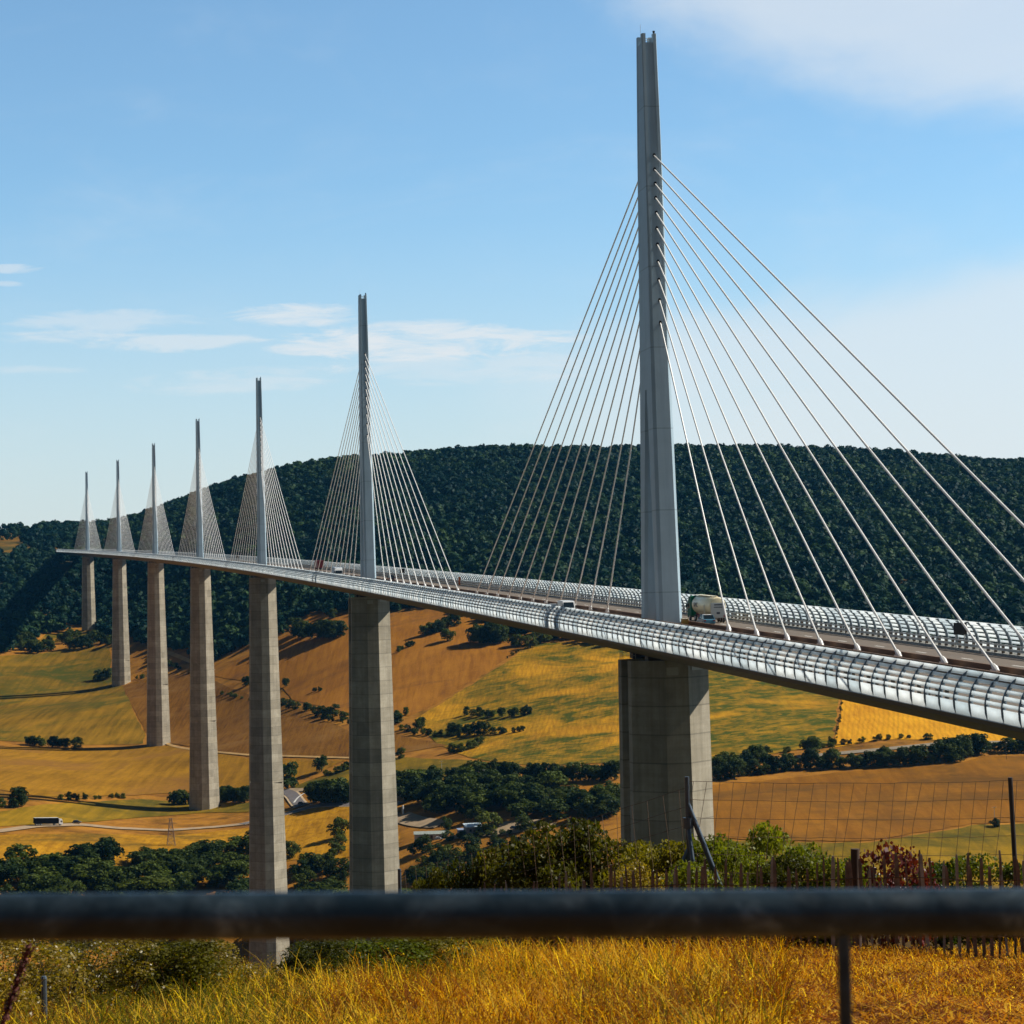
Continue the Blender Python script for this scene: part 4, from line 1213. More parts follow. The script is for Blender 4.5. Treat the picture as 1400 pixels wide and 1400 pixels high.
row([(34, 1018), (60, 1021), (85, 1023), (106, 1025)], 7, (9, 16), 'dark', 'dark bush in the clump left of the fifth pier', 'clump left of the fifth pier', 'bush', 'bush', 5, 1)
row([(80, 1094), (110, 1093), (140, 1092), (176, 1091)], 9, (6, 14), 'hedge', 'bush in the rough hedge below the bronze field', 'rough hedge below the bronze field', 'bush', 'bush')
row([(0, 1106), (20, 1104), (40, 1100)], 3, (12, 18), 'dark', 'bush around the broad tree at the left edge', 'bushes around the broad tree at the left edge', 'bush', 'bush')
row([(236, 1101), (257, 1100)], 4, (16, 22), 'dark', 'dark tree close against the left side of the fourth pier', 'trees left of the fourth pier')
row([(301, 1097), (338, 1098)], 6, (18, 23), 'dark', 'dark tree between the fourth pier and the third pier', 'trees right of the fourth pier')
row([(424, 1097), (450, 1098), (478, 1098)], 10, (25, 33), 'dark', 'dark tree in the copse beside the road junction', 'copse beside the road junction', wide=1.2)
row([(448, 1061), (478, 1052)], 4, (8, 14), 'hedge', 'bush beside the path above the road junction', 'bushes above the road junction', 'bush', 'bush')
row([(303, 950), (320, 953), (340, 958)], 6, (4, 9), 'hedge', 'low bush along the bank left of the third pier', 'bushes on the bank left of the third pier', 'bush', 'bush')
row([(215, 905), (235, 912), (250, 917)], 5, (6, 10), 'hedge', 'scrub bush between the fifth and fourth piers', 'scrub between the fifth and fourth piers', 'bush', 'bush')
row([(184, 928), (196, 926)], 3, (5, 8), 'hedge', 'low scrub bush just right of the sixth pier', 'scrub right of the sixth pier', 'bush', 'bush')
patch([(545, 1076), (610, 1066), (700, 1078), (845, 1092), (845, 1118), (760, 1122), (700, 1118), (640, 1114), (545, 1108)], 52, (21, 32), 'dark', 'dark tree in the wood behind the barn between the near piers', 'wood behind the barn', wide=1.45)
patch([(720, 1096), (845, 1094), (845, 1120), (760, 1118)], 14, (20, 28), 'pale', 'mid green tree at the right end of the wood left of the near pier', 'green trees at the right end of the wood')
row([(615, 1066), (640, 1068), (670, 1066), (700, 1066), (760, 1068), (845, 1066)], 24, (18, 27), 'dark', 'dark tree in the upper belt below the striped meadow', 'upper tree belt below the striped meadow')
patch([(-70, 1190), (0, 1192), (60, 1180), (120, 1180), (160, 1168), (240, 1160), (256, 1185), (262, 1162), (345, 1155), (345, 1225), (-70, 1240)], 64, (22, 34), 'dark', 'dark tree in the wood at the lower left above the handrail', 'wood at the lower left', wide=1.6)
patch([(392, 1168), (410, 1178), (440, 1172), (478, 1190), (478, 1225), (392, 1225)], 16, (16, 26), 'hedge', 'scrub bush on the slope between the third and second piers', 'slope scrub between the third and second piers', 'bush', 'bush')
patch([(545, 1158), (720, 1152), (720, 1225), (545, 1225)], 40, (15, 25), 'hedge', 'scrub bush on the slope right of the second pier below the shed', 'slope scrub below the shed', 'bush', 'bush')
patch([(-40, 1236), (345, 1236), (345, 1300), (-40, 1300)], 20, (34, 46), 'hedge', 'scrub bush glimpsed through the gap below the handrail at the left', 'scrub glimpsed below the handrail', 'bush', 'bush', wide=1.7, mind=12)
patch([(392, 1236), (560, 1236), (560, 1300), (392, 1300)], 12, (34, 46), 'hedge', 'scrub bush glimpsed below the handrail right of the third pier', 'scrub glimpsed below the handrail', 'bush', 'bush', wide=1.7, mind=12)
row([(620, 1146), (660, 1143), (700, 1141)], 9, (6, 9), 'hedge', 'low hedge bush along the farm lane', 'hedge along the farm lane', 'bush', 'bush')
row([(976, 1066), (1000, 1064), (1040, 1058), (1090, 1052), (1160, 1050), (1230, 1046), (1312, 1040)], 34, (14, 26), 'dark', 'dark tree in the hedge along the top of the brown field', 'hedge along the top of the brown field', jx=8)
row([(976, 1058), (1010, 1052), (1050, 1040)], 9, (18, 28), 'dark', 'tall dark tree just right of the near pier', 'trees just right of the near pier')
row([(1204, 1046), (1214, 1044)], 3, (20, 26), 'dark', 'dark tree bulging from the middle of the brown field hedge', 'bulge in the brown field hedge')
row([(1292, 1040), (1310, 1038), (1330, 1032), (1345, 1030)], 8, (22, 32), 'dark', 'tall dark tree at the right end of the brown field hedge', 'tall trees at the right end of the hedge')
row([(1060, 1032), (1090, 1026), (1140, 1020), (1190, 1014), (1240, 1010), (1280, 1012)], 16, (5, 10), 'hedge', 'low bush along the bank under the gold field', 'bushes on the bank under the gold field', 'bush', 'bush')
row([(1350, 1026), (1372, 1028), (1400, 1030), (1440, 1030)], 8, (12, 24), 'dark', 'dark tree at the right edge below the deck', 'trees at the right edge below the deck')
row([(1142, 1018), (1147, 985), (1152, 955)], 12, (3, 5), 'hedge', 'tiny bush on the strip between green meadow and gold field', 'strip between green meadow and gold field', 'bush', 'bush', 2, 2)
patch([(16, 890), (20, 880), (60, 882), (110, 876), (150, 880), (150, 886), (95, 888), (60, 896)], 22, (12, 18), 'dark', 'dark tree on the wooded knoll left of the sixth pier', 'wooded knoll left of the sixth pier')

# the hillside forest: one mass of tens of thousands of crowns
FC = bpy.data.collections.new('forest_crowns')
for v in range(6):
    a = crown_np(300 + v, 110, 6, 0.26, 0.20, 0.55, (0.24, 0.38), 0.16, flat=0.28, inner=0.05)
    FC.objects.link(bpy.data.objects.new('forest_crown_%d' % v, npmesh('forest_crown', a[0], a[1], fst)))
foot = [(-200, 905), (0, 893), (18, 888), (40, 880), (60, 866), (120, 860), (135, 866), (170, 874), (200, 882), (240, 888), (290, 905), (345, 878), (392, 862), (420, 840), (480, 833), (545, 834), (600, 828), (650, 846), (700, 868), (760, 866), (845, 872), (900, 884), (1000, 884), (1145, 890), (1250, 892), (1500, 896)]
fx = np.array([p[0] for p in foot], float); fyv = np.array([p[1] for p in foot], float)
NP = 230000
yy = np.sqrt(rng.uniform(1350 ** 2, 3050 ** 2, NP)); bb = rng.uniform(-0.34, 0.34, NP); xx = bb * yy
zz = H(xx, yy)
dd = yy * cp + zz * sp; uu = xx * F / dd; vv = (-yy * sp + zz * cp) * F / dd
pxx = 700 + uu * cr - vv * sr; pyy = 700 - (uu * sr + vv * cr)
keep = pyy < np.interp(pxx, fx, fyv) + rng.normal(0, 2, NP)
# bare spots: the brown brow at the far left and the rocky patch by the bridge end
bare = (pxx < 40 - (pyy - 740)) & (pyy > 716) & (pyy < 764) & (rng.uniform(0, 1, NP) < 0.96)
bare |= (pxx < 130) & (pyy > 742) & (pyy < 760) & (rng.uniform(0, 1, NP) < 0.85)
bare |= (np.hypot((pxx - 92) / 14, (pyy - 778) / 9) < 1)
bare |= (pxx > 138) & (pxx < 160) & (np.abs(pyy - (748 - (pxx - 138) * 1.0)) < 7)
bare |= (pxx > 96) & (pxx < 136) & (pyy > 856) & (pyy < 880)
bare |= (np.sin(xx / 37 + 1.3 * np.sin(yy / 61)) * np.sin(yy / 71 + xx / 150) > 0.90) & (rng.uniform(0, 1, NP) < 0.75)
keep &= ~bare
xx, yy, zz, pxx, pyy = xx[keep], yy[keep], zz[keep], pxx[keep], pyy[keep]
# keep crowns apart
cell = {}
sel = []
for i in range(len(xx)):
    c_ = (int(xx[i] // 4.7), int(yy[i] // 4.7))
    if c_ in cell: continue
    cell[c_] = 1; sel.append(i)
sel = np.array(sel)
fm = bpy.data.meshes.new('forest'); fm.vertices.add(len(sel))
fm.vertices.foreach_set('co', np.column_stack([xx[sel], yy[sel], zz[sel] - 0.4]).astype(np.float32).ravel())
n_ = len(sel)
sc_ = (rng.gamma(6, 1.0, n_) / 6 * 7.0).clip(3.8, 13)
for nm, arr, tp in (('tree_size', sc_, 'FLOAT'), ('tree_turn', rng.uniform(0, 6.28, n_), 'FLOAT')):
    at = fm.attributes.new(nm, tp, 'POINT'); at.data.foreach_set('value', arr.astype(np.float32))
at = fm.attributes.new('tree_kind', 'INT', 'POINT'); at.data.foreach_set('value', rng.integers(0, 6, n_).astype(np.int32))
fo = link(bpy.data.objects.new('forest', fm))
tag(fo, 'dark green forest covering the long hillside behind the bridge', 'forest', kind='stuff')
ng = bpy.data.node_groups.new('forest_nodes', 'GeometryNodeTree')
ng.interface.new_socket('Geometry', in_out='INPUT', socket_type='NodeSocketGeometry')
ng.interface.new_socket('Geometry', in_out='OUTPUT', socket_type='NodeSocketGeometry')
gi = ng.nodes.new('NodeGroupInput'); go = ng.nodes.new('NodeGroupOutput')
ci = ng.nodes.new('GeometryNodeCollectionInfo'); ci.inputs['Collection'].default_value = FC; ci.inputs['Separate Children'].default_value = True; ci.inputs['Reset Children'].default_value = True
ip = ng.nodes.new('GeometryNodeInstanceOnPoints'); ip.inputs['Pick Instance'].default_value = True


def named(nm, tp):
    a = ng.nodes.new('GeometryNodeInputNamedAttribute'); a.data_type = tp; a.inputs['Name'].default_value = nm
    return a.outputs['Attribute']


cb = ng.nodes.new('ShaderNodeCombineXYZ')
ng.links.new(named('tree_turn', 'FLOAT'), cb.inputs['Z'])
ng.links.new(gi.outputs[0], ip.inputs['Points']); ng.links.new(ci.outputs[0], ip.inputs['Instance'])
ng.links.new(named('tree_kind', 'INT'), ip.inputs['Instance Index'])
ng.links.new(cb.outputs[0], ip.inputs['Rotation'])
ng.links.new(named('tree_size', 'FLOAT'), ip.inputs['Scale'])
ng.links.new(ip.outputs[0], go.inputs[0])
fo.modifiers.new('forest', 'NODES').node_group = ng

# ------------------------------------------------------------------ small buildings and structures in the valley
blue_roof = simple('pale_blue_metal_roof', (0.50, 0.58, 0.64), 0.45, var=0.08, scale=1)
wall_d = simple('grey_plank_wall', (0.22, 0.22, 0.23), 0.8, var=0.2, scale=1)  # grey planks of the barn and lean-to
wall_p = simple('pale_render', (0.55, 0.50, 0.44), 0.9, var=0.1, scale=0.5)
tile_r = simple('salmon_tile_roof', (0.42, 0.20, 0.12), 0.85, var=0.2, scale=2)
grey_r = simple('green_grey_sheet_roof', (0.28, 0.31, 0.28), 0.7, var=0.15, scale=1)


def house(px, py, w, d, h, rise, label, wallm, roofm, rz=0.0, mono=False, cat='house', name='house'):
    g = ground(px, py); e = empty(name, g, rz); tag(e, label, cat)
    mb = MB().box((0, 0, h / 2 - .5), (w, d, h + 1)); 
    if not mono: mb.prism([(-d / 2, h), (d / 2, h), (0, h + rise)], lambda p, t: (t, p[0], p[1]), -w / 2, w / 2)
    mb.build('wall', wallm, e)
    r = MB(); o = .35
    if mono: r.loft([[(-w / 2 - o, -d / 2 - o, h + .02), (w / 2 + o, -d / 2 - o, h + .02), (w / 2 + o, -d / 2 - o, h + .22), (-w / 2 - o, -d / 2 - o, h + .22)],
                     [(-w / 2 - o, d / 2 + o, h + rise), (w / 2 + o, d / 2 + o, h + rise), (w / 2 + o, d / 2 + o, h + rise + .2), (-w / 2 - o, d / 2 + o, h + rise + .2)]])
    else:
        for sy in (-1, 1):
            r.loft([[(x, sy * (d / 2 + o), h - o * rise / (d / 2) + .03), (x, 0, h + rise + .05), (x, 0, h + rise + .28), (x, sy * (d / 2 + o), h - o * rise / (d / 2) + .25)] for x in (-w / 2 - o, w / 2 + o)])
    r.build('roof', roofm, e)
    for x in (-w * .25, w * .25):
        MB().box((x, -d / 2 - .03, h * .55), (1.1, .08, 1.2)).build('window', glass, e)
    MB().box((0, -d / 2 - .03, 1.05), (1.3, .08, 2.1)).build('door', simple('brown_door', (0.09, 0.05, 0.03), 0.7), e)
    return e


house(647, 1140, 8.2, 6.5, 3.6, 1.2, 'small barn with a pale blue metal roof among bushes', wall_d, blue_roof, 0.25, mono=True, cat='barn', name='barn')
house(632, 1141, 4.2, 4.0, 2.2, 0.6, 'low lean-to with a dull blue roof left of the barn', wall_d, simple('dull_blue_roof', (0.26, 0.31, 0.42), 0.5, var=.1), 0.25, mono=True, cat='shed', name='shed')
house(590, 1147, 17.0, 5.5, 2.6, 1.1, 'long low shed with a grey green roof left of the barn', wall_p, grey_r, 0.05, cat='shed', name='shed')
house(646, 1064, 8.5, 7, 3.0, 1.5, 'half hidden house with a salmon tile roof in the upper tree belt', wall_p, tile_r, 0.1)
house(703, 1090, 9.5, 7, 3.4, 1.8, 'half hidden house with a tile roof inside the wood', wall_p, tile_r, 0.35)
for px, py, cl, lab in ((600, 1150, whitep, 'small white car parked before the long low shed'), (703, 1135, simple('dark_blue_paint', (0.03, 0.04, 0.09), 0.4), 'dark car parked in the yard right of the barn'), (412, 1101, darkp, 'dark car turning at the road junction'),
                        (454, 1098, whitep, 'small white car under the copse by the road junction'), (105, 1127, darkp, 'dark car ahead of the black trailer truck on the dusty road')):
    g = ground(px, py); c_ = car('car', lab, cl, 4.2, 1.8, 1.5)
    c_.location = g + Vector((0, 0, .62)); c_.rotation_euler = (0, 0, random.uniform(-.1, .1))
    if px == 105:
        c_.scale = (1.15, 1.15, 1.15)
g0, g1 = ground(45, 1130), ground(86, 1129.5)
tr = lorry('truck', 'white cabbed truck with a long black trailer on the dusty road', whitep, simple('black_tarp', (0.004, 0.004, 0.005), 0.8, spec=.05), whitep, 16.0, 2.9)
gm_ = (g0 + g1) / 2; tr.location = gm_ + Vector((0, 0, .65)); dv_ = g1 - g0
tr.rotation_euler = (0, -math.atan2(dv_.z, math.hypot(dv_.x, dv_.y)), math.atan2(dv_.y, dv_.x))


def pylon_tower(px, py, h, w, label):
    g = ground(px, py); e = empty('electricity_pylon', g, .3); tag(e, label, 'pylon')
    mb = MB(); L = 6; r = .07
    def cor(k, t): return ((1 - .75 * t) * w / 2 * (1, -1, -1, 1)[k], (1 - .75 * t) * w / 2 * (1, 1, -1, -1)[k], t * h)
    for k in range(4):
        mb.tube([cor(k, 0), cor(k, 1)], .11, 4)
        for i in range(L):
            a, b = i / L, (i + 1) / L; k2 = (k + 1) % 4
            mb.tube([cor(k, a), cor(k2, b)], r, 4); mb.tube([cor(k2, a), cor(k, b)], r, 4); mb.tube([cor(k, b), cor(k2, b)], r, 4)
    mb.build('lattice', simple('dull_lattice_steel', (0.20, 0.13, 0.09), 0.7), e)
    a = MB()
    for z, ww in ((h * .82, 2.4), (h * .98, 1.7)): a.tube([(-ww, 0, z), (0, 0, z + .3), (ww, 0, z)], .09, 4)
    a.build('cross_arm', simple('dull_lattice_steel', (0.20, 0.13, 0.09), 0.7), e)


pylon_tower(234, 1156, 14.5, 4.2, 'rusty lattice electricity pylon above the wood at the lower left')


def pole(px, py, hpx, label, m, arm=True, r=.16, ymin=800):
    g = ground(px, py, ymin); h = hpx * g.y / F; e = empty('utility_pole', g); tag(e, label, 'pole')
    MB().tube([(0, 0, -.3), (0, 0, h)], [r, r * .75], 8).build('post', m, e)
    if arm:
        a = MB().tube([(-1.0, 0, h - .4), (1.0, 0, h - .4)], .09, 5)
        for x in (-.9, 0, .9): a.tube([(x, 0, h - .4), (x, 0, h - .05)], .06, 5)
        a.build('cross_arm', m, e)


grey_pole = simple('grey_concrete_pole', (0.42, 0.40, 0.37), 0.8, var=.1)
pole(551, 1114, 13, 'short white column right of the second pier beside the wood', simple('white_column', (0.75, 0.73, 0.70), 0.6), arm=False, r=.55)
pole(662, 1074, 22, 'grey concrete pole in front of the upper tree belt', grey_pole)
pole(604, 1058, 18, 'thin grey pole at the left end of the strip meadow', grey_pole, r=.12)
pole(398, 1070, 16, 'dark wooden pole beside the road junction', simple('dark_wood_pole', (0.07, 0.05, 0.04), .9), r=.13)
pole(1376, 1039, 24, 'thin dark pole near the right edge above the brown field', simple('dark_wood_pole', (0.07, 0.05, 0.04), .9), r=.12)
pole(1360, 1129, 26, 'grey twin armed pole rising from the round bush in the brown field', grey_pole, r=.14)
pole(66, 754, 14, 'thin lamp post beside the far end of the bridge', grey_pole, arm=False, r=.15, ymin=2000)

# ------------------------------------------------------------------ foreground
# handrail, close to the lens
RY = 2.64


def rail_mat():
    m, nt, b, o = nmat('worn_painted_rail')
    v = coords(nt)
    n = noise(nt, v, 9, 8, 0.7, 0.6)
    r = ramp(nt, [(0.40, (0.012, 0.024, 0.036)), (0.56, (0.036, 0.058, 0.078)), (0.70, (0.20, 0.26, 0.30))], n)
    nt.links.new(r.outputs[0], b.inputs['Base Color'])
    b.inputs['Metallic'].default_value = 0.25
    rr = ramp(nt, [(0.4, (0.30, 0.30, 0.30)), (0.7, (0.55, 0.55, 0.55))], noise(nt, v, 22, 6)); nt.links.new(rr.outputs[0], b.inputs['Roughness'])
    bp = N(nt, 'ShaderNodeBump'); bp.inputs['Strength'].default_value = 0.3; bp.inputs['Distance'].default_value = 0.004
    nt.links.new(noise(nt, v, 40, 6), bp.inputs['Height']); nt.links.new(bp.outputs[0], b.inputs['Normal'])
    return m


railm = rail_mat()
R0, R1 = ray(-260, 1255.5) * RY, ray(1660, 1245) * RY
hr = empty('handrail', (0, RY, hz(0, RY))); tag(hr, 'dark steel handrail crossing the whole foreground, out of focus', 'railing')
hinv = Matrix.Translation(-hr.location)
o = MB().tube([R0 + (R1 - R0) * k / 12 for k in range(13)], 0.0285, 24).build('rail', railm, hr, True); o.matrix_parent_inverse = hinv
for px in (1152, -330, 2500):
    q = ray(px, 1248) * RY
    if px == 2500: continue
    o = MB().tube([(q.x, q.y, hz(q.x, q.y) - .05), (q.x, q.y, q.z - .01)], 0.0085, 12).build('post', railm, hr, True); o.matrix_parent_inverse = hinv

# chestnut paling fence
wood = simple('weathered_paling', (0.17, 0.115, 0.085), 0.9, var=0.4, scale=9, bump=0.3)
woodg = simple('grey_paling', (0.30, 0.26, 0.23), 0.9, var=0.3, scale=9, bump=0.3)
wire = simple('rusty_wire', (0.10, 0.055, 0.03), 0.7)


def fence_pt(t):
    return Vector((-0.6 + 7.4 * t, 26.2 - 2.9 * t + 0.25 * math.sin(t * 7), 0))


pf = empty('paling_fence', (fence_pt(.5).x, fence_pt(.5).y, hz(fence_pt(.5).x, fence_pt(.5).y))); tag(pf, 'low fence of thin split wooden pales in front of the shrubs', 'fence')
pinv = Matrix.Translation(-pf.location)
NPK = 92; tops = []
for k in range(NPK):
    t = k / (NPK - 1); p = fence_pt(t); z = hz(p.x, p.y); h = random.uniform(1.0, 1.2) * (0.92 + 0.1 * t); w = random.uniform(.010, .023)
    lx, ly = random.uniform(-.05, .05), random.uniform(-.05, .05)
    mb = MB(); d = w * .6
    zs = [(-.05, 1), (h * .5, 1), (h * .93, .95), (h, random.uniform(.3, .7))]
    rings = []
    for zz_, s_ in zs:
        cx, cy = p.x + lx * zz_ / h + random.uniform(-.004, .004), p.y + ly * zz_ / h
        rings.append([(cx - w * s_, cy - d * s_, z + zz_), (cx + w * s_, cy - d * .8 * s_, z + zz_), (cx + w * .8 * s_, cy + d * s_, z + zz_), (cx - w * .9 * s_, cy + d * s_, z + zz_)])
    mb.loft(rings)
    o = mb.build('pale', woodg if random.random() < .35 else wood, pf); o.matrix_parent_inverse = pinv
for hh_ in (.25, .85):
    mb = MB(); mb.tube([(fence_pt(k / 60).x, fence_pt(k / 60).y - .03, hz(fence_pt(k / 60).x, fence_pt(k / 60).y) + hh_) for k in range(61)], .006, 5)
    o = mb.build('wire', wire, pf); o.matrix_parent_inverse = pinv
q = ray(1168, 1165); Yp = 24.6; x_, z_ = q.x * Yp, hz(q.x * Yp, Yp)
o = MB().tube([(x_, Yp, z_ - .1), (x_, Yp, z_ + .8), (x_ + .01, Yp, z_ + 1.22)], [.055, .054, .05], 10).build('post', simple('brown_fence_post', (0.05, 0.026, 0.016), .9, var=.3, scale=6), pf, True); o.matrix_parent_inverse = pinv

# wire mesh fence behind
bluem = simple('painted_steel_post', (0.07, 0.09, 0.115), 0.4, metal=.4, var=.2, scale=8)
W1 = ray(1381, 1063) * 28.0; W2 = ray(939, 1062) * 28.5; W3 = ray(546, 1188) * 36.0; W0 = ray(1700, 1058) * 27.6
wf = empty('wire_fence', (W2.x, W2.y, hz(W2.x, W2.y))); tag(wf, 'tall sagging wire mesh fence on steel posts beyond the pales', 'fence')
winv = Matrix.Translation(-wf.location)


def wput(o, parent=wf): o.parent = parent; o.matrix_parent_inverse = winv if parent is wf else Matrix.Identity(4); return o


for Wp, r_, lean in ((W1, .03, .06), (W2, .032, 0), (W3, .03, 0), (W0, .03, 0)):
    wput(MB().tube([(Wp.x + lean, Wp.y, hz(Wp.x, Wp.y) - .2), (Wp.x, Wp.y, Wp.z)], r_, 10).build('post', bluem if Wp is not W1 else simple('dark_steel_post', (0.02, 0.018, 0.02), .5), None, True))
zt_ = W2.z
for (pa, pb, r_) in (((0, 0, -.35), (.62, -.15, -2.05), .035), ((0, 0, -.62), (.14, -.5, -2.3), .028), ((0, 0, -.95), (-.62, .05, -2.25), .035)):
    wput(MB().tube([(W2.x + pa[0], W2.y + pa[1], zt_ + pa[2]), (W2.x + pb[0], W2.y + pb[1], zt_ + pb[2])], r_, 10).build('strut', bluem, None, True))
wput(MB().lathe([(-.07, .04), (-.07, .07), (.07, .07), (.07, .04)], (W2.x, W2.y, zt_ - .6), 'Z', 10).build('clamp', bluem, None))
mb = MB()


def mesh_panel(A, B, n, rows, dz, sag, lean):
    for k in range(rows):
        pts = []
        for i in range(25):
            t = i / 24; p = A + (B - A) * t
            pts.append((p.x, p.y, p.z - .04 - k * dz - sag * 4 * t * (1 - t) + random.uniform(-.006, .006)))
        mb.tube(pts, .0032, 4)
    for i in range(n):
        t = (i + .5) / n; p = A + (B - A) * t; top = p.z - .04 - sag * 4 * t * (1 - t); kk = random.uniform(-.05, .05); kr = random.choice((.35, .5, .65))
        hh = dz * (rows - 1)
        mb.tube([(p.x, p.y, top), (p.x - lean * kr + kk, p.y, top - hh * kr), (p.x - lean, p.y, top - hh)], .0032, 4)


mesh_panel(W2 + Vector((0, 0, -.02)), W1, 24, 8, .235, .03, .24)
mesh_panel(W1, W0, 17, 8, .235, .03, .2)
mesh_panel(W3 + Vector((0, 0, 0)), W2 + Vector((0, 0, -.1)), 22, 7, .24, .05, -.1)
wput(mb.build('mesh', wire, None, fix=False))

# shrubs
shr1 = leafmat('olive_shrub_leaves', (0.042, 0.046, 0.005), (0.21, 0.175, 0.013), 0.38, 0.5, spec=0.18, scale=1.5)
shr2 = leafmat('bright_shrub_leaves', (0.032, 0.054, 0.005), (0.19, 0.20, 0.015), 0.42, 0.5, spec=0.2, scale=1.5)
shr3 = leafmat('dark_red_leaves', (0.05, 0.008, 0.008), (0.14, 0.018, 0.014), 0.3, 0.4, spec=0.5, scale=2)
shr4 = leafmat('yellowing_leaves', (0.07, 0.065, 0.008), (0.40, 0.27, 0.025), 0.4, 0.4, spec=0.5, scale=2)
SH = {}
for key, mat, n, leaf in (('olive', shr1, 15000, .024), ('bright', shr2, 9000, .027), ('red', shr3, 1300, .045), ('yellow', shr4, 9000, .019)):
    SH[key] = []
    for v in range(2):
        a = crown_np(500 + v * 7 + len(key), n, 40, 0.44, 0.42, 0.45, (0.08, 0.19), leaf * .62, flat=1.2, inner=0.4)
        SH[key].append(npmesh('foliage', a[0], a[1], mat))


def stems(seed):
    rr = random.Random(seed); mb = MB()
    for k in range(9):
        a = rr.uniform(0, 2 * PI); r1 = rr.uniform(.05, .3)
        mb.tube([(.03 * math.cos(a), .03 * math.sin(a), -.02), (r1 * .5 * math.cos(a), r1 * .5 * math.sin(a), .4), (r1 * math.cos(a), r1 * math.sin(a), rr.uniform(.6, .95))], [.012, .008, .003], 5)
    o = mb.build('stem', bark); me = o.data; bpy.data.objects.remove(o); return me


STEMS = [stems(k) for k in range(3)]


def shrub(px, py_top, Y, w, key, label, hmin=None):
    q = ray(px, py_top) * Y; z = hz(q.x, q.y); h = max(0.5, q.z - z)
    e = empty('shrub', (q.x, q.y, z), random.uniform(0, 6)); tag(e, label, 'shrub')
    c = bpy.data.objects.new('foliage', random.choice(SH[key])); link(c, e); c.scale = (w, w, h)
    s = bpy.data.objects.new('stem', random.choice(STEMS)); link(s, e); s.scale = (w, w, h)
    return e


for px, py, Y, w, key, lab in [
        (760, 1122, 33, 2.1, 'olive', 'tall olive leaved shrub left of the near pier'),
        (700, 1160, 34, 1.7, 'olive', 'olive shrub at the left shoulder of the tall shrub'),
        (830, 1142, 33, 1.9, 'olive', 'olive shrub under the left edge of the near pier'),
        (645, 1176, 34, 1.2, 'olive', 'small olive shrub, second from the left of the shrub row'),
        (590, 1190, 34, 0.9, 'olive', 'lowest olive shrub at the left end of the shrub row'),
        (893, 1150, 31, 1.5, 'olive', 'olive shrub in front of the near pier, left of the braced post'),
        (970, 1142, 31, 1.4, 'bright', 'bright shrub at the foot of the sloping brace'),
        (1045, 1126, 30, 1.3, 'bright', 'tallest bright green shrub right of the near pier'),
        (1000, 1150, 29, 1.2, 'bright', 'bright green shrub behind the pales right of the braced post'),
        (1095, 1155, 28.5, 1.3, 'bright', 'bright shrub under the middle of the wire mesh'),
        (1135, 1172, 27.5, 1.0, 'bright', 'low bright shrub left of the thick brown fence post'),
        (945, 1178, 28, 1.2, 'bright', 'low bright shrub under the braced post'),
        (870, 1178, 28.5, 1.2, 'yellow', 'yellowing shrub behind the left pales'),
        (1215, 1148, 26.4, 0.95, 'red', 'dark red leaved shrub behind the pales'),
        (1250, 1165, 26.2, 0.7, 'red', 'low dark red shrub right of the taller red one'),
        (1165, 1180, 27.2, .9, 'bright', 'low bright shrub right behind the thick brown fence post'),
        (1285, 1178, 26.8, .9, 'bright', 'low bright shrub between the red shrub and the dark steel post'),
        (1075, 1172, 27.6, 1.1, 'olive', 'low olive shrub under the middle of the wire mesh'),
        (1325, 1168, 27, 1.1, 'bright', 'bright shrub left of the dark steel post'),
        (1385, 1178, 27, 0.9, 'bright', 'bright shrub at the right edge behind the pales'),
        (10, 1276, 19, 1.35, 'yellow', 'yellow green bramble at the lower left corner'),
        (85, 1274, 20, 1.3, 'yellow', 'yellow green bramble under the handrail behind the dark stake'),
        (160, 1275, 20.5, 1.3, 'yellow', 'yellow green bramble under the handrail, third from the left'),
        (232, 1278, 21, 1.25, 'olive', 'dark olive bramble under the handrail left of the third pier foot'),
        (292, 1284, 21.5, 1.0, 'yellow', 'yellowing bramble just left of the third pier foot'),
        (440, 1284, 22, 1.0, 'olive', 'low olive shrub behind the dry grass right of the third pier foot'),
        (505, 1278, 22.5, 1.2, 'bright', 'low bright shrub behind the dry grass in front of the second pier foot'),
        (565, 1274, 23, 1.2, 'olive', 'low dark shrub behind the dry grass right of the second pier foot'),
        (640, 1262, 24.5, 1.3, 'olive', 'low dark shrub under the handrail below the shrub row'),
]:
    shrub(px, py, Y, w, key, lab)

# dry grass: countless blades, one object
gold_g = [leafmat(n_, a, b, .55, .6, obj_var=False, spec=.12, scale=3.0) for n_, a, b in (
    ('gold_grass', (0.30, 0.125, 0.002), (0.86, 0.42, 0.006)), ('straw_grass', (0.66, 0.38, 0.020), (0.95, 0.68, 0.07)),
    ('russet_grass', (0.07, 0.019, 0.002), (0.34, 0.105, 0.006)), ('green_grass', (0.035, 0.050, 0.005), (0.16, 0.15, 0.010)), ('dark_stem_grass', (0.05, 0.03, 0.015), (0.12, 0.06, 0.02)))]
NB = 240000
gy = rng.uniform(9.5, 25.2, NB); gx = rng.uniform(-1, 1, NB) * (gy * 0.27)
rel = gx / gy
dens = np.where(rel > 0.12 + 0.02 * np.sin(gy * 2.3), 0.06, 1.0)                                    # trodden bare ground at the right
dens = np.where((rel > 0.05) & (gy > 19), 0.45, dens)
cl = 0.5 + 0.25 * np.sin(gx * 1.9 + 0.7 * np.sin(gy * 1.1)) * np.sin(gy * 1.3 + gx * .6) + 0.25 * np.sin(gx * 5.3 + 2 * np.sin(gy * 2.1)) * np.sin(gy * 4.1 + 1.7 * np.sin(gx * 3.0))
keep = rng.uniform(0, 1, NB) < dens * np.clip(0.15 + 1.0 * cl, 0, 1)
gx, gy, rel, cl = gx[keep], gy[keep], rel[keep], cl[keep]; NB = len(gx)
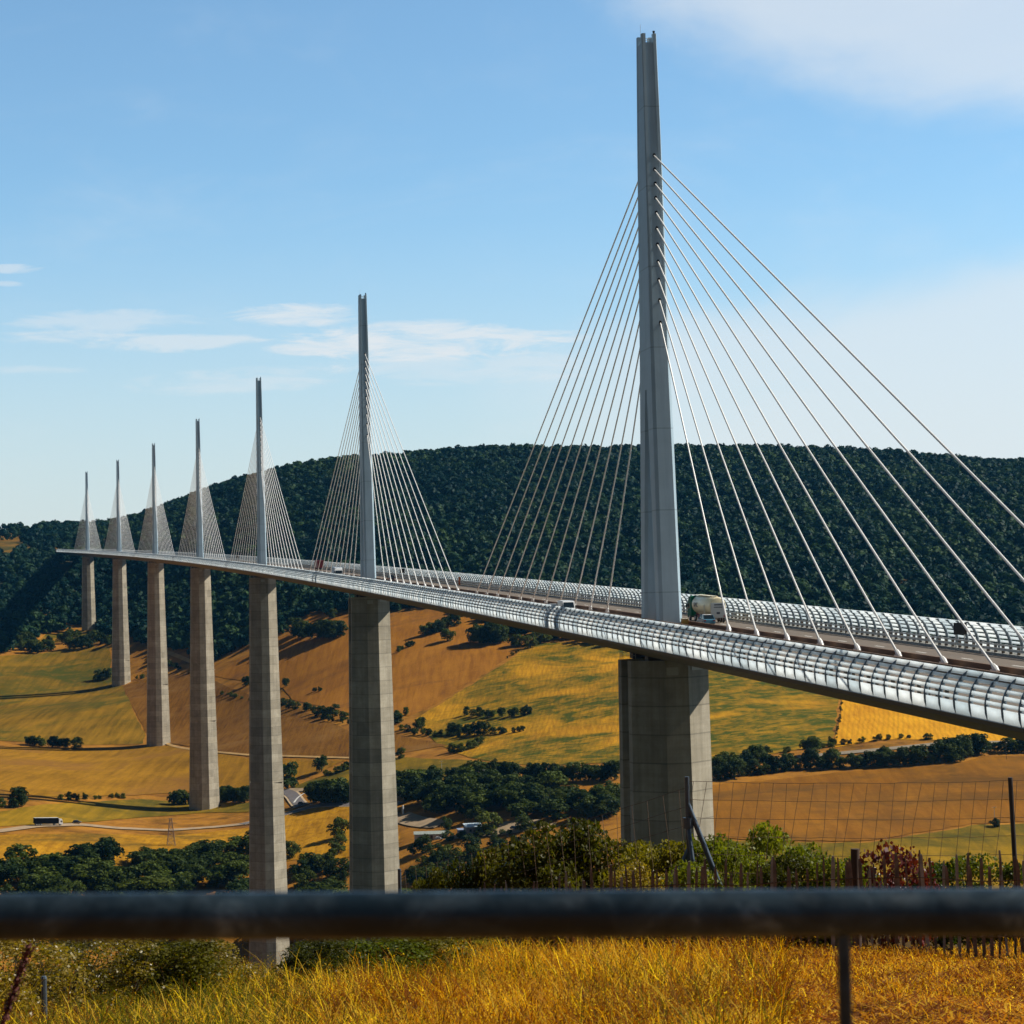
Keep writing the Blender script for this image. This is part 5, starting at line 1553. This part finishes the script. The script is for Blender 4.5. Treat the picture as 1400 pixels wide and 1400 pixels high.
gz = H(gx, gy) - 0.02
hgt = rng.uniform(.10, .44, NB) * (0.7 + .5 * cl); hgt *= np.where(rel > 0.12, .38, 1.0); hgt *= np.where((rel < 0.12) & (rng.uniform(0, 1, NB) < .08), 1.45, 1)
ang = rng.uniform(0, 2 * PI, NB); bend = rng.uniform(.15, 1.1, NB) * hgt
wid = rng.uniform(.0016, .0042, NB)
dx, dy = np.cos(ang), np.sin(ang); px_, py_ = -dy, dx
lv = [(0, 0, 1.0), (.45, .22, .9), (.8, .62, .65), (1.0, 1.0, .12)]
Vs = []
for hf, bf, wf_ in lv:
    cx, cy, cz = gx + dx * bend * bf, gy + dy * bend * bf, gz + hgt * hf * (1 - .12 * bf)
    for sd in (-1, 1): Vs.append(np.stack([cx + px_ * wid * wf_ * sd, cy + py_ * wid * wf_ * sd, cz], 1))
Vg = np.stack(Vs, 1).reshape(-1, 3)
q = np.array([(0, 1, 3, 2), (2, 3, 5, 4), (4, 5, 7, 6)])
Qg = (q[None] + (np.arange(NB) * 8)[:, None, None]).reshape(-1, 4)
u_ = rng.uniform(0, 1, NB); leftg = np.clip((-0.03 - rel) * 6, 0, .6) + np.where((rel > .02) & (rel < .12) & (gy < 20), .25, 0)
rx_ = rng.uniform(0, 1, NB)
mi = np.where((rel > .09) & (rx_ < .5), 2, 0) * 0 + np.where(u_ < leftg, 3, np.where(u_ < .52, 0, np.where(u_ < .72, 2, np.where(u_ < .93, 1, 4))))
mi = np.where((rel > .09) & (rx_ < .45), 2, mi)
lowf = np.sin(gx * 1.1 + 1.4 * np.sin(gy * .55)) * np.sin(gy * .9 + 1.2 * np.sin(gx * .8 + 2.0)); r3 = rng.uniform(0, 1, NB)
mi = np.where((lowf > .35) & (r3 < .5), 2, mi); mi = np.where((lowf < -.55) & (r3 < .45) & (rel < .11), 3, mi); mi = np.where((np.abs(lowf) < .12) & (r3 < .35), 1, mi)
gme = npmesh('dry_grass', Vg, Qg, gold_g, np.repeat(mi, 3))
tag(link(bpy.data.objects.new('dry_grass', gme)), 'golden dry grass covering the near slope below the handrail', 'grass', kind='stuff')
# seed heads and dry leaves among the blades
NS = 200000
ks = rng.integers(0, NB, NS); tt = rng.uniform(.45, 1.02, NS)
P_ = np.stack([gx[ks] + dx[ks] * bend[ks] * tt ** 2, gy[ks] + dy[ks] * bend[ks] * tt ** 2, gz[ks] + hgt[ks] * tt * .93], 1)
nr_ = rng.normal(0, 1, (NS, 3)); nr_ /= np.linalg.norm(nr_, axis=1)[:, None]
aa = np.cross(nr_, rng.normal(0, 1, (NS, 3))); aa /= np.linalg.norm(aa, axis=1)[:, None]; ab = np.cross(nr_, aa)
sz_ = rng.uniform(.004, .014, NS)[:, None]
Vh = np.stack([P_ - aa * sz_, P_ - ab * sz_ * .4, P_ + aa * sz_, P_ + ab * sz_ * .4], 1).reshape(-1, 3)
hm_ = np.where(mi[ks] == 3, 3, rng.choice([0, 0, 1, 2, 4], NS))
hme = npmesh('seed_heads', Vh, np.arange(4 * NS).reshape(-1, 4), gold_g, hm_)
tag(link(bpy.data.objects.new('seed_heads', hme)), 'dry seed heads and withered leaves standing among the golden grass', 'grass', kind='stuff')
# straw litter lying on the trodden ground
NL = 30000
ly_ = rng.uniform(10, 24.5, NL); lx_ = ly_ * rng.uniform(.06, .27, NL); lz_ = H(lx_, ly_) + .012
an = rng.uniform(0, PI, NL); ll = rng.uniform(.03, .11, NL); lw = rng.uniform(.003, .008, NL)
ca, sa = np.cos(an), np.sin(an); tl = rng.uniform(-.02, .05, NL)
Vl = np.stack([np.stack([lx_ + ca * ll * a - sa * lw * b, ly_ + sa * ll * a + ca * lw * b, lz_ + np.maximum(tl * a, -.008)], 1) for a, b in ((-1, -1), (1, -1), (1, 1), (-1, 1))], 1).reshape(-1, 3)
lme = npmesh('straw', Vl, np.arange(4 * NL).reshape(-1, 4), gold_g[:3], rng.choice(3, NL, p=[.42, .16, .42]))
tag(link(bpy.data.objects.new('straw', lme)), 'loose straw scattered on the trodden earth at the lower right', 'straw', kind='stuff')

# a dried reddish weed stalk close at the left and a stump post in the grass
wd = empty('weed_stalk', (0, 0, 0)); q = ray(30, 1400) * 9.0; wd.location = (q.x, q.y, hz(q.x, q.y)); tag(wd, 'dried dark red weed stalk at the far left under the handrail', 'plant')
weedm = simple('dark_red_stalk', (0.09, 0.018, 0.012), .8, var=.4, scale=20)
b0 = wd.location; tp_ = ray(42, 1290) * 9.0
pts = [Vector((0, 0, 0)), (Vector((q.x - .08, q.y, q.z)) - b0), (tp_ - b0)]
MB().tube(pts, [.012, .01, .006], 6).build('stem', weedm, wd)
sd = MB()
for k in range(420):
    t = random.random() ** .8; p = pts[1] + (pts[2] - pts[1]) * t; d = Vector((random.gauss(0, 1), random.gauss(0, 1), random.gauss(0, 1))).normalized()
    p = p + d * random.uniform(.005, .03); a = d.orthogonal().normalized() * .009; b = d.cross(a).normalized() * .006
    sd.add([p - a, p - b, p + a, p + b], [(0, 1, 2, 3)])
sd.build('seed_head', weedm, wd, fix=False)
q = ray(60, 1338) * 17.5; zb = hz(q.x, q.y)
st = empty('stake', (q.x, q.y, zb)); tag(st, 'short dark stake standing in the brambles at the left', 'stake')
MB().tube([(0, 0, -.1), (0, 0, q.z - zb)], [.026, .022], 8).build('post', bluem, st)
MB().lathe([(q.z - zb, .026), (q.z - zb + .02, .018)], (0, 0, 0), 'Z', 8).build('cap', bluem, st)

# ------------------------------------------------------------------ air
haze = MB().box((0, 1800, 150), (7000, 4400, 2 * 400)).build('haze', simple('haze_shell', (1, 1, 1)))
hm, hnt, hb, ho = nmat('thin_haze')
hnt.nodes.remove(hb)
pv = N(hnt, 'ShaderNodeVolumePrincipled'); pv.inputs['Color'].default_value = (0.12, 0.52, 1.0, 1); pv.inputs['Density'].default_value = 2.0e-5
pv.inputs['Anisotropy'].default_value = 0.3
hnt.links.new(pv.outputs[0], ho.inputs['Volume'])
haze.data.materials.clear(); haze.data.materials.append(hm)
tag(haze, 'thin blue haze filling the valley', 'haze', kind='stuff')

# ------------------------------------------------------------------ light and sky
SUN_EL, SUN_AZ = math.radians(40), math.radians(80)                       # azimuth clockwise from +Y
sun = bpy.data.lights.new('sun', 'SUN'); sun.energy = 5.0; sun.angle = math.radians(0.5); sun.color = (1.0, 0.95, 0.84)
so = link(bpy.data.objects.new('sun', sun))
sd_ = Vector((math.sin(SUN_AZ) * math.cos(SUN_EL), math.cos(SUN_AZ) * math.cos(SUN_EL), math.sin(SUN_EL)))
so.rotation_euler = sd_.to_track_quat('Z', 'Y').to_euler(); so.location = (300, 200, 400)

w = bpy.data.worlds.new('World'); SC.world = w; w.use_nodes = True
nt = w.node_tree; bg = nt.nodes['Background']
sky = N(nt, 'ShaderNodeTexSky', sky_type='NISHITA'); sky.sun_disc = False
sky.sun_elevation = SUN_EL; sky.sun_rotation = SUN_AZ; sky.altitude = 700; sky.air_density = 1.0; sky.dust_density = 0.5; sky.ozone_density = 1.8
bg.inputs['Strength'].default_value = 0.135
tc = N(nt, 'ShaderNodeTexCoord'); sx = N(nt, 'ShaderNodeSeparateXYZ'); nt.links.new(tc.outputs['Generated'], sx.inputs[0])


def M(op, *a):
    n = N(nt, 'ShaderNodeMath', operation=op)
    for i, v in enumerate(a):
        if isinstance(v, (int, float)): n.inputs[i].default_value = v
        else: nt.links.new(v, n.inputs[i])
    return n.outputs[0]


az = M('ARCTAN2', sx.outputs['X'], sx.outputs['Y']); el = M('ARCSINE', sx.outputs['Z'])
cbn = N(nt, 'ShaderNodeCombineXYZ'); nt.links.new(az, cbn.inputs[0]); nt.links.new(el, cbn.inputs[1])


def ell(a0, e0, ra, re, rot=0.0):
    da, de = M('SUBTRACT', az, a0), M('SUBTRACT', el, e0)
    c_, s_ = math.cos(rot), math.sin(rot)
    x = M('DIVIDE', M('ADD', M('MULTIPLY', da, c_), M('MULTIPLY', de, s_)), ra)
    y = M('DIVIDE', M('SUBTRACT', M('MULTIPLY', de, c_), M('MULTIPLY', da, s_)), re)
    r2 = M('ADD', M('MULTIPLY', x, x), M('MULTIPLY', y, y))
    return M('MAXIMUM', M('SUBTRACT', 1.0, r2), 0.0)


def cn(scale, sxx, syy, det=8, dist=0.4, rough=.6, off=0.0):
    mp = N(nt, 'ShaderNodeMapping'); mp.inputs['Scale'].default_value = (sxx, syy, 1); mp.inputs['Location'].default_value = (off, off * 1.7, 0)
    nt.links.new(cbn.outputs[0], mp.inputs[0]); return noise(nt, mp.outputs[0], scale, det, rough, dist)


def A_(px, py):
    r = ray(px, py); return math.atan2(r.x, 1.0), math.asin(r.z / r.length)


def mr(v, a, b):
    n = N(nt, 'ShaderNodeMapRange', interpolation_type='SMOOTHSTEP'); n.inputs['From Min'].default_value = a; n.inputs['From Max'].default_value = b
    nt.links.new(v, n.inputs['Value']); return n.outputs[0]


px1 = 1 / F
masks = []
# big soft bank at the upper right
e1 = ell(*A_(1330, -40), 640 * px1, 215 * px1, -0.16)
n1 = cn(9, 1, 2.2, 6, .3)
masks.append(M('MULTIPLY', mr(M('ADD', e1, M('MULTIPLY', M('SUBTRACT', n1, .5), 1.0)), 0.0, 0.75), 0.62))
# low streaks at the left and centre
n2 = cn(26, 1, 5.5, 10, .5, .66, 2.3)
for (px, py, rx, ry, st, rot) in ((590, 466, 240, 32, .85, 0.0), (405, 430, 115, 20, .8, 0), (230, 468, 160, 16, .6, 0), (150, 438, 170, 18, .45, 0), (50, 507, 80, 9, .4, 0), (25, 368, 50, 8, .5, 0), (10, 388, 30, 5, .4, 0), (330, 520, 200, 22, .4, 0.05), (640, 500, 240, 30, .4, 0.0), (90, 462, 110, 12, .6, 0), (460, 470, 120, 20, .6, 0)):
    e = ell(*A_(px, py), rx * px1, ry * px1, rot)
    masks.append(M('MULTIPLY', M('MULTIPLY', mr(M('ADD', n2, M('MULTIPLY', M('SUBTRACT', e, 1.0), 0.26)), 0.27, 0.54), mr(e, 0.0, 0.35)), st))
# pale veil at the right above the hill
e3 = ell(*A_(1380, 530), 760 * px1, 200 * px1)
n3 = cn(7, 1, 2.5, 7, .4, .55, 5.1)
masks.append(M('MULTIPLY', mr(M('ADD', e3, M('MULTIPLY', M('SUBTRACT', n3, .5), 1.3)), 0.05, 0.8), 0.62))
# thin general cirrus
n4 = cn(5, 1, 3.0, 9, .6, .65, 9.0)
masks.append(M('MULTIPLY', mr(n4, .5, .8), 0.12))
# whitening towards the horizon
hzw = M('MULTIPLY', mr(el, 0.19, 0.01), 0.55)
tot = masks[0]
for m_ in masks[1:]:
    tot = M('SUBTRACT', 1.0, M('MULTIPLY', M('SUBTRACT', 1.0, tot), M('SUBTRACT', 1.0, m_)))
skyt = mixc(nt, 1.0, sky.outputs[0], (0.77, 0.95, 0.97), 'MULTIPLY')
skyt = mixc(nt, M('MULTIPLY', mr(el, 0.20, 0.0), 0.85), skyt, (4.0, 4.35, 4.5))
cloudc = mixc(nt, tot, skyt, (4.9, 5.15, 5.3))
# unseen sky overhead and behind the viewer dimmed to cut fill light in shade
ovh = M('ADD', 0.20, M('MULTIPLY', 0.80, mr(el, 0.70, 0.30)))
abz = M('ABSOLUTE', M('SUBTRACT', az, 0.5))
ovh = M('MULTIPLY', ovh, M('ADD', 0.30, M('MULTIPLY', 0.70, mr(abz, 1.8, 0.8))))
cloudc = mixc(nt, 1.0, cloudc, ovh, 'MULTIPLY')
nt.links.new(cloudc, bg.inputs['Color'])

# ------------------------------------------------------------------ camera
cam = bpy.data.cameras.new('camera'); co = link(bpy.data.objects.new('camera', cam))
cam.sensor_width = 36; cam.lens = 36 * F / 1400; cam.clip_start = 0.1; cam.clip_end = 60000
r_ = RT * cr - UP * sr; u_v = RT * sr + UP * cr
co.matrix_world = Matrix(((r_.x, u_v.x, -FW.x, 0), (r_.y, u_v.y, -FW.y, 0), (r_.z, u_v.z, -FW.z, 0), (0, 0, 0, 1)))
cam.dof.use_dof = True; cam.dof.focus_distance = 46; cam.dof.aperture_fstop = 8.8
SC.camera = co
SC.view_settings.view_transform = 'Standard'; SC.view_settings.look = 'None'; SC.view_settings.exposure = 0.3; SC.view_settings.gamma = 1.0
SC.cycles.max_bounces = 6; SC.cycles.diffuse_bounces = 2; SC.cycles.glossy_bounces = 2; SC.cycles.transparent_max_bounces = 8; SC.cycles.volume_bounces = 0
SC.cycles.use_denoising = True
print('trees', TREE_N[0], 'forest', n_, 'tanker s', sT)
